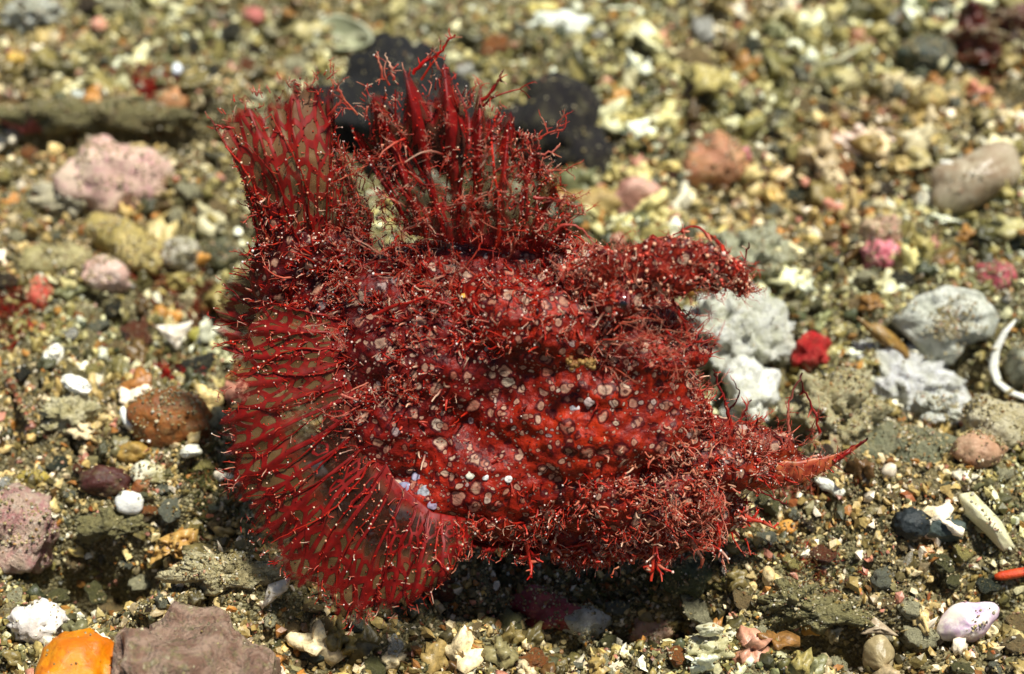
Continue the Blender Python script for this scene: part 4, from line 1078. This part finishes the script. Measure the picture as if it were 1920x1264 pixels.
# beads: papillae dotted on the skin
for i in RSN.choice(cand, 1800, p=pw):
    RB.bead(bv[i] + FB + bn[i] * .01, RS.uniform(.008, .024), RS.choice([lin('#e8d0c4'), lin('#d88070'), lin('#c83020'), lin('#d8b0a0'), lin('#a01008')]))
RB.build('skin_filaments', fish, 'dense short red and pale filaments all over the skin', 'stuff')

# tassels on the tentacle and the chin flap
TB = Buf()
for P in TV[RSN.choice(len(TV), 700)]:
    d = unit(RSN.normal(size=3) + FN * .6 + RT * .3)
    if RS.random() < .5: TB.bead(P + FN * .02, RS.uniform(.015, .045), RS.choice([lin('#e0b8a0'), lin('#d8a080'), lin('#c85040')]))
    else: tassel(TB, P, d, RS.uniform(.08, .25), .012, 0, .6, .5, .4)
for P in TV[RSN.choice(len(TV), 520)]:
    tassel(TB, P, unit(RSN.normal(size=3) + FN * .3 + RT * .2), RS.uniform(.12, .34), .009, 1, .7, .7, .3)
for P in JV[RSN.choice(int(len(JV) * .8), 240)]:
    tassel(TB, P, unit(RSN.normal(size=3) + FN * .3 + FV * .5 + RT * .4), RS.uniform(.06, .22), .009, 0, .5, .6, .2)
TB.build('tentacle_fringe', fish, 'pale tipped fringe on the lobe over the eye', 'stuff')

CB = Buf()      # pale knotted warts on the cheek and jaw
for k in range(130):
    x, y = RS.gauss(1230, 75), RS.gauss(925, 48)
    p0 = fp(x, y, 2.05 + RS.uniform(-.1, .1)); c = RS.choice([lin('#b07858'), lin('#b88a6c'), lin('#a85038'), lin('#b03c28')])
    q = [p0]; d = unit(RSN.normal(size=3))
    for _ in range(6):
        d = unit(d + RSN.normal(size=3) * .7 + (p0 - q[-1]) * 3); q.append(q[-1] + d * RS.uniform(.03, .06))
    CB.tube(q, RSN.uniform(.009, .018, 7), c, RS.choice(PALE), 5)
CB.build('cheek_warts', fish, 'tangle of tan curled warts on the cheek', 'stuff')

# ---- larger branching tassels, each a part of its own
def big(px, py, w, dx, dy, dw, L, r=.032, depth=2, pale=.2, label=None, nb=(3, 5), curl=.45):
    r = r * .72 if r < .06 else r
    B = Buf(); tassel(B, fp(px, py, w), unit(dx * RT + dy * FV + dw * FN), L, r, depth, pale, curl, .5, nb)
    return B.build('skin_tassel', fish, label)
for a in [(790, 150, .3, .5, .8, .1, .7), (730, 160, .3, -.25, .9, .2, .5), (905, 200, .5, .45, .8, .1, .75), (860, 210, .5, -.1, 1, .3, .5), (670, 215, .3, -.4, .5, .2, .6),
          (985, 270, .6, .9, .3, .2, .7), (1010, 320, .7, .8, .1, .2, .5), (1020, 380, .8, .7, .0, .3, .5), (830, 290, .8, -.3, .6, .5, .8), (760, 260, .7, -.5, .4, .4, .7),
          (900, 320, .9, .1, .8, .6, .8), (950, 380, 1.0, .4, .6, .5, .7), (870, 420, 1.1, -.1, .6, .6, .7), (960, 300, .8, .3, .7, .4, .7), (800, 350, .8, -.5, .3, .4, .6),
          (1000, 430, 1.1, .3, .5, .5, .6), (560, 520, .3, -.8, .3, .4, .7), (520, 540, .2, -1, .0, .3, .6), (600, 500, .4, -.5, .5, .4, .6), (500, 480, .0, -1, .2, .2, .5)]:
    big(*a)
for i in range(26):
    px = RS.uniform(620, 1040); big(px, RS.uniform(470, 560), .9 + (px - 620) / 600, RS.uniform(-.8, .2), RS.uniform(.1, .6), .5, RS.uniform(.35, .7), .026, 2, .15)
for i in range(115):   # bushy dorsal
    k = RS.random(); px = 650 + 400 * k + RS.uniform(-30, 30); top = 200 + max(0, px - 850) * .75
    yy = RS.uniform(top, 430)
    if px < 665 + (yy - 180) * .5: continue
    big(px, yy, RS.uniform(.3, 1.0), (px - 830) / 260, RS.uniform(.1, 1), RS.uniform(.1, .7), RS.uniform(.18, .42), RS.uniform(.014, .028), 2, .12)
for i in range(30):   # bushy foot of the dorsal
    big(RS.uniform(740, 1050), RS.uniform(380, 470), RS.uniform(.6, 1.2), RS.uniform(-.6, .8), RS.uniform(.1, 1), RS.uniform(.3, .9), RS.uniform(.3, .6), .025, 2, .15)
for i in range(60):   # lace between tail and dorsal
    yy = RS.uniform(300, 440); big(RS.uniform(640, 700 + (yy - 300) * .6), yy, .3, RS.uniform(-.7, .7), RS.uniform(-.3, 1), .4, RS.uniform(.2, .4), .02, 2, .2)
for i in range(40):   # between tail and dorsal
    big(RS.uniform(600, 800), RS.uniform(400, 480), RS.uniform(.3, .7), RS.uniform(-.6, .6), RS.uniform(.3, 1), RS.uniform(.3, .9), RS.uniform(.2, .45), .02, 2, .15)
for i in range(36):   # tan fluff at the root of the tentacle and over the snout
    big(RS.uniform(1060, 1200), RS.uniform(440, 560), 1.5, RS.uniform(-.6, .8), RS.uniform(0, 1), .5, RS.uniform(.25, .45), .014, 2, .85, curl=.8)
for i in range(16):   # in the middle of the flank
    big(RS.uniform(560, 900), RS.uniform(600, 800), 1.6, RS.uniform(-1, .2), RS.uniform(-.3, .5), .5, RS.uniform(.3, .6), .022, 2, .25)
for i in range(44):   # lace filling the space between the lobe and the jaw
    big(RS.uniform(1190, 1320), RS.uniform(570, 790), 1.4, RS.uniform(-.2, .9), RS.uniform(-.7, .7), .3, RS.uniform(.25, .55), .016, 2, .8, curl=.7)
for i in range(24):   # snout plume streaming right
    big(RS.uniform(1110, 1270), RS.uniform(590, 700), 1.9, RS.uniform(.5, 1), RS.uniform(-.25, .35), .35, RS.uniform(.4, .8), .02, 2, .7)
for i in range(30):   # curly cheek tassels
    big(RS.uniform(1170, 1360), RS.uniform(880, 1000), 2.0, RS.uniform(-.5, 1), RS.uniform(-.7, .5), .5, RS.uniform(.3, .6), .02, 2, .75, curl=.8)
for i in range(22):   # jaw edge
    big(RS.uniform(1280, 1520), RS.uniform(790, 850), 1.5, RS.uniform(-.2, .7), RS.uniform(.3, 1), .3, RS.uniform(.25, .5), .018, 2, .5)
for (px, py, w, dx, dy, L) in ((985, 1000, 1.7, .15, -1, .55), (1035, 1010, 1.5, .2, -1, .45), (1100, 1000, 1.5, .05, -1, .7), (1160, 1010, 1.5, .5, -.8, .5), (1240, 990, 1.8, -.35, -1, .95), (1290, 990, 1.7, .2, -1, .6), (1340, 980, 1.6, .3, -.7, .5), (1380, 960, 1.5, .6, -.4, .5)):
    big(px, py, w, dx, dy, .1, L, .07, 2, .2, 'fleshy red belly tassel with white tips', (5, 8), .3)
for i in range(14):
    big(RS.uniform(950, 1420), RS.uniform(980, 1020), 1.5, RS.uniform(-.3, .6), -.8, .2, RS.uniform(.3, .5), .03, 2, .3)

# ---- long single filaments traced by their real course
DK = lin('#3c0c0e'); DR = lin('#8c1810'); PK = lin('#b86858')
FILS = [
    ([(1385, 555, 1.4), (1395, 520, 1.4), (1396, 490, 1.3), (1404, 455, 1.2)], .035, .012, DR, DK, 2),
    ([(1262, 440, 1.5), (1300, 425, 1.5), (1335, 445, 1.6), (1365, 480, 1.6), (1385, 520, 1.5)], .012, .045, DR, DR, 10),
    ([(1030, 440, 1.2), (1060, 422, 1.2), (1095, 432, 1.2), (1110, 465, 1.2), (1098, 495, 1.3)], .03, .012, DR, PK, 6),
    ([(1480, 810, 1.3), (1478, 770, 1.3), (1490, 730, 1.3), (1505, 700, 1.2)], .03, .012, PK, DK, 3),
    ([(1500, 712, 1.2), (1515, 745, 1.2), (1530, 780, 1.3), (1535, 815, 1.3)], .012, .03, DK, DR, 4),
    ([(1525, 765, 1.2), (1540, 790, 1.2)], .015, .008, DK, DK, 0),
    ([(1370, 800, 1.5), (1362, 760, 1.5), (1345, 715, 1.4), (1338, 690, 1.4)], .035, .012, DR, DK, 6),
    ([(1385, 790, 1.5), (1400, 765, 1.5), (1408, 750, 1.4)], .03, .012, DR, DK, 3),
    ([(1365, 770, 1.5), (1385, 740, 1.5), (1375, 712, 1.5)], .02, .01, DK, DK, 2),
    ([(1400, 800, 1.4), (1396, 770, 1.4)], .02, .01, DK, DK, 0), ([(1420, 805, 1.4), (1418, 778, 1.4)], .02, .01, DK, DK, 0),
    ([(1340, 810, 1.5), (1330, 770, 1.5), (1310, 730, 1.4)], .03, .012, DR, DR, 5),
    ([(1260, 560, 1.6), (1275, 590, 1.6), (1300, 640, 1.5), (1340, 632, 1.4)], .03, .012, DR, DR, 8),
    ([(1250, 620, 1.6), (1290, 650, 1.6), (1320, 610, 1.4)], .025, .01, DR, DR, 6),
    ([(1240, 580, 1.6), (1270, 575, 1.5), (1300, 600, 1.4)], .02, .01, DR, DK, 4),
    ([(1560, 865, 1.15), (1590, 848, 1.1), (1615, 830, 1.1), (1628, 822, 1.1)], .05, .012, DR, DK, 2),
    ([(1400, 915, 1.4), (1440, 930, 1.4), (1480, 950, 1.3)], .025, .012, DR, DK, 2),
    ([(775, 140, .3), (800, 115, .3), (825, 100, .3), (838, 78, .3), (855, 68, .3)], .035, .015, lin('#a80c08'), DR, 10),
    ([(905, 190, .5), (930, 160, .5), (945, 130, .5)], .04, .012, DR, DK, 5),
    ([(720, 150, .3), (712, 120, .3), (706, 102, .3)], .03, .012, DR, PALE[0], 3),
    ([(740, 150, .3), (732, 125, .3), (724, 100, .3)], .03, .012, DR, PALE[1], 3),
    ([(980, 250, .6), (1010, 290, .6), (1050, 275, .6)], .035, .015, DR, PK, 7),
    ([(1000, 370, .8), (1040, 375, .8), (1070, 382, .8)], .035, .015, DR, PK, 6),
    ([(620, 220, .2), (640, 180, .2), (625, 150, .2)], .03, .012, DR, PK, 5),
    ([(470, 250, .1), (430, 240, .1), (402, 235, .1)], .03, .012, DR, DR, 4),
    ([(700, 590, 1.3), (790, 560, 1.5), (850, 575, 1.6)], .035, .02, DR, DR, 9),
    ([(640, 740, 1.4), (730, 770, 1.6), (800, 800, 1.7)], .025, .02, PK, DR, 6),
]
for (pts, r0, r1, c0, c1, tw) in FILS:
    B = Buf(); path_fil(B, pts, r0, r1, c0, c1, tw); B.build('skin_filament', fish)
# yellowish polyps under the snout, glassy bright spots on the flank
B = Buf()
for k in range(46):
    x = (1075, 1105)[k % 2] + RS.gauss(0, 5); y = 682 + RS.gauss(0, 5)
    B.bead(fp(x, y, 2.15 + RS.uniform(-.05, .08)), RS.uniform(.03, .06), RS.choice([lin('#8c6838'), lin('#9c7c48'), lin('#7c5430')]))
B.build('skin_polyps', fish, 'two small yellow tan knobs under the snout', 'stuff')

def seat(px, py, off=.02):
    """point of the skin seen at that place"""
    k = np.argmin((BU - px) ** 2 + (BV_ - py) ** 2 - 200 * (bv @ FN - 0))
    return bv[k] + FB + bn[k] * off, bn[k]
for (px, py, r, c) in ((1074, 764, .12, '#f6f2ee'), (1106, 752, .1, '#c8b0a8'), (950, 897, .07, '#f0e8e0'), (884, 892, .09, '#e8e0c8'), (908, 897, .06, '#f4f0ea'), (868, 552, .06, '#d8a850'),
                       (780, 890, .11, '#a8a0b4'), (756, 912, .13, '#8a88a0'), (800, 922, .14, '#a0a0a4'), (750, 960, .2, '#787880'), (812, 950, .09, '#a090a4'), (696, 915, .14, '#807880')
               ):
    p, nn_ = seat(px, py, .01)
    v, f = plate_geo(wob_rad(int(px), .14, 4), r, r * .85, .04, .012, rings=5, segs=24, seed=int(px), wav=.01)
    z = nn_; x = unit(np.cross(FV, z)); y = np.cross(z, x)
    M = np.stack([x, y, z], 1)
    mm, n, b = nt('pale_spot'); tc = N(n, 'ShaderNodeTexCoord').outputs['Object']
    nz = N(n, 'ShaderNodeTexNoise', i_Scale=14.0, i_Detail=4.0); n.links.new(tc, nz.inputs['Vector'])
    cc = lin(c)
    n.links.new(ramp(n, nz.outputs[0], [(.35, tuple(t * .45 for t in cc)), (.55, cc), (.7, tuple(min(1, t * 1.2) for t in cc))]), b.inputs['Base Color'])
    b.inputs['Roughness'].default_value = .25
    new_mesh('skin_spot', v @ M.T + p - FB, f, mm, fish)

# ------------------------------------------------------------------ algae tufts and specks on the bottom
def tuft(px, py, rx, ry, n, cols, label, L=(.15, .5), lie=0.0, r=(.012, .03)):
    B = Buf()
    c0 = on_ground(px, py, 0)
    gx_ = np.linspace(c0[0] - 3, c0[0] + 3, 60); gy_ = np.linspace(c0[1] - 4, c0[1] + 4, 80)
    H = ground(*np.meshgrid(gx_, gy_))
    hz = lambda a, b: H[int(np.clip((b - gy_[0]) / 8 * 79, 0, 79)), int(np.clip((a - gx_[0]) / 6 * 59, 0, 59))]
    for _ in range(n):
        x, y = RS.gauss(px, rx * .45), RS.gauss(py, ry * .45)
        g = on_z(x, y, c0[2]); g[2] = hz(g[0], g[1]) + .02
        d = np.array([RS.gauss(0, .7) + lie, RS.gauss(0, .6), RS.uniform(.15, 1) * (1 - abs(lie) * .8)])
        k = len(B.c); tassel(B, g, d, RS.uniform(*L), RS.uniform(*r), 1, 0, .6, .08)
        c = RS.choice(cols)
        for i in range(k, len(B.c)): B.c[i] = np.tile(np.array(c) * RS.uniform(.6, 1.3), (len(B.c[i]), 1))
    o = new_mesh('algae_tuft', np.vstack(B.v), np.vstack(B.f), FIL, cols=np.vstack(B.c), loc=c0)
    return tag(o, label, 'algae', kind='stuff')
AR = [lin('#8c1408'), lin('#a01c10'), lin('#5c0c06')]; AB = [lin('#5c2c18'), lin('#7a3c20'), lin('#4a3018'), lin('#84301c')]; AG = [lin('#4c4c24'), lin('#5c5a30'), lin('#3a3c1c'), lin('#6c4a28')]
tuft(285, 172, 60, 40, 260, AR, 'bright red algae tuft on the ledge at the upper left', (.1, .3))
tuft(150, 236, 120, 20, 160, AB, 'rusty brown algae strip hanging in the crevice at the upper left', (.1, .25))
tuft(360, 580, 150, 36, 380, AB, 'reddish brown algae mat left of the fish above the white triangular shell', (.2, .5), -.6)
tuft(22, 590, 40, 60, 260, AR + AB, 'dark red algae tuft at the left edge', (.12, .35))
tuft(335, 700, 60, 16, 120, AR, 'small crimson algae strand above the brown orange stone', (.08, .2))
tuft(395, 900, 60, 90, 260, AG, 'olive brown turf along the left margin of the fan fin', (.1, .25))
tuft(1530, 1075, 110, 60, 320, AG + AB, 'brown green turf on the silt right of the belly', (.06, .18), r=(.008, .016))
tuft(1500, 925, 80, 26, 120, AB, 'rusty algae strands below the chin barbel', (.1, .3), .5)
tuft(1850, 100, 90, 60, 260, AB + AR, 'rusty algae clump over the dark leaf in the top right corner', (.15, .4))
tuft(1200, 1110, 160, 40, 260, AG, 'dark turf in the shade under the belly', (.08, .22))
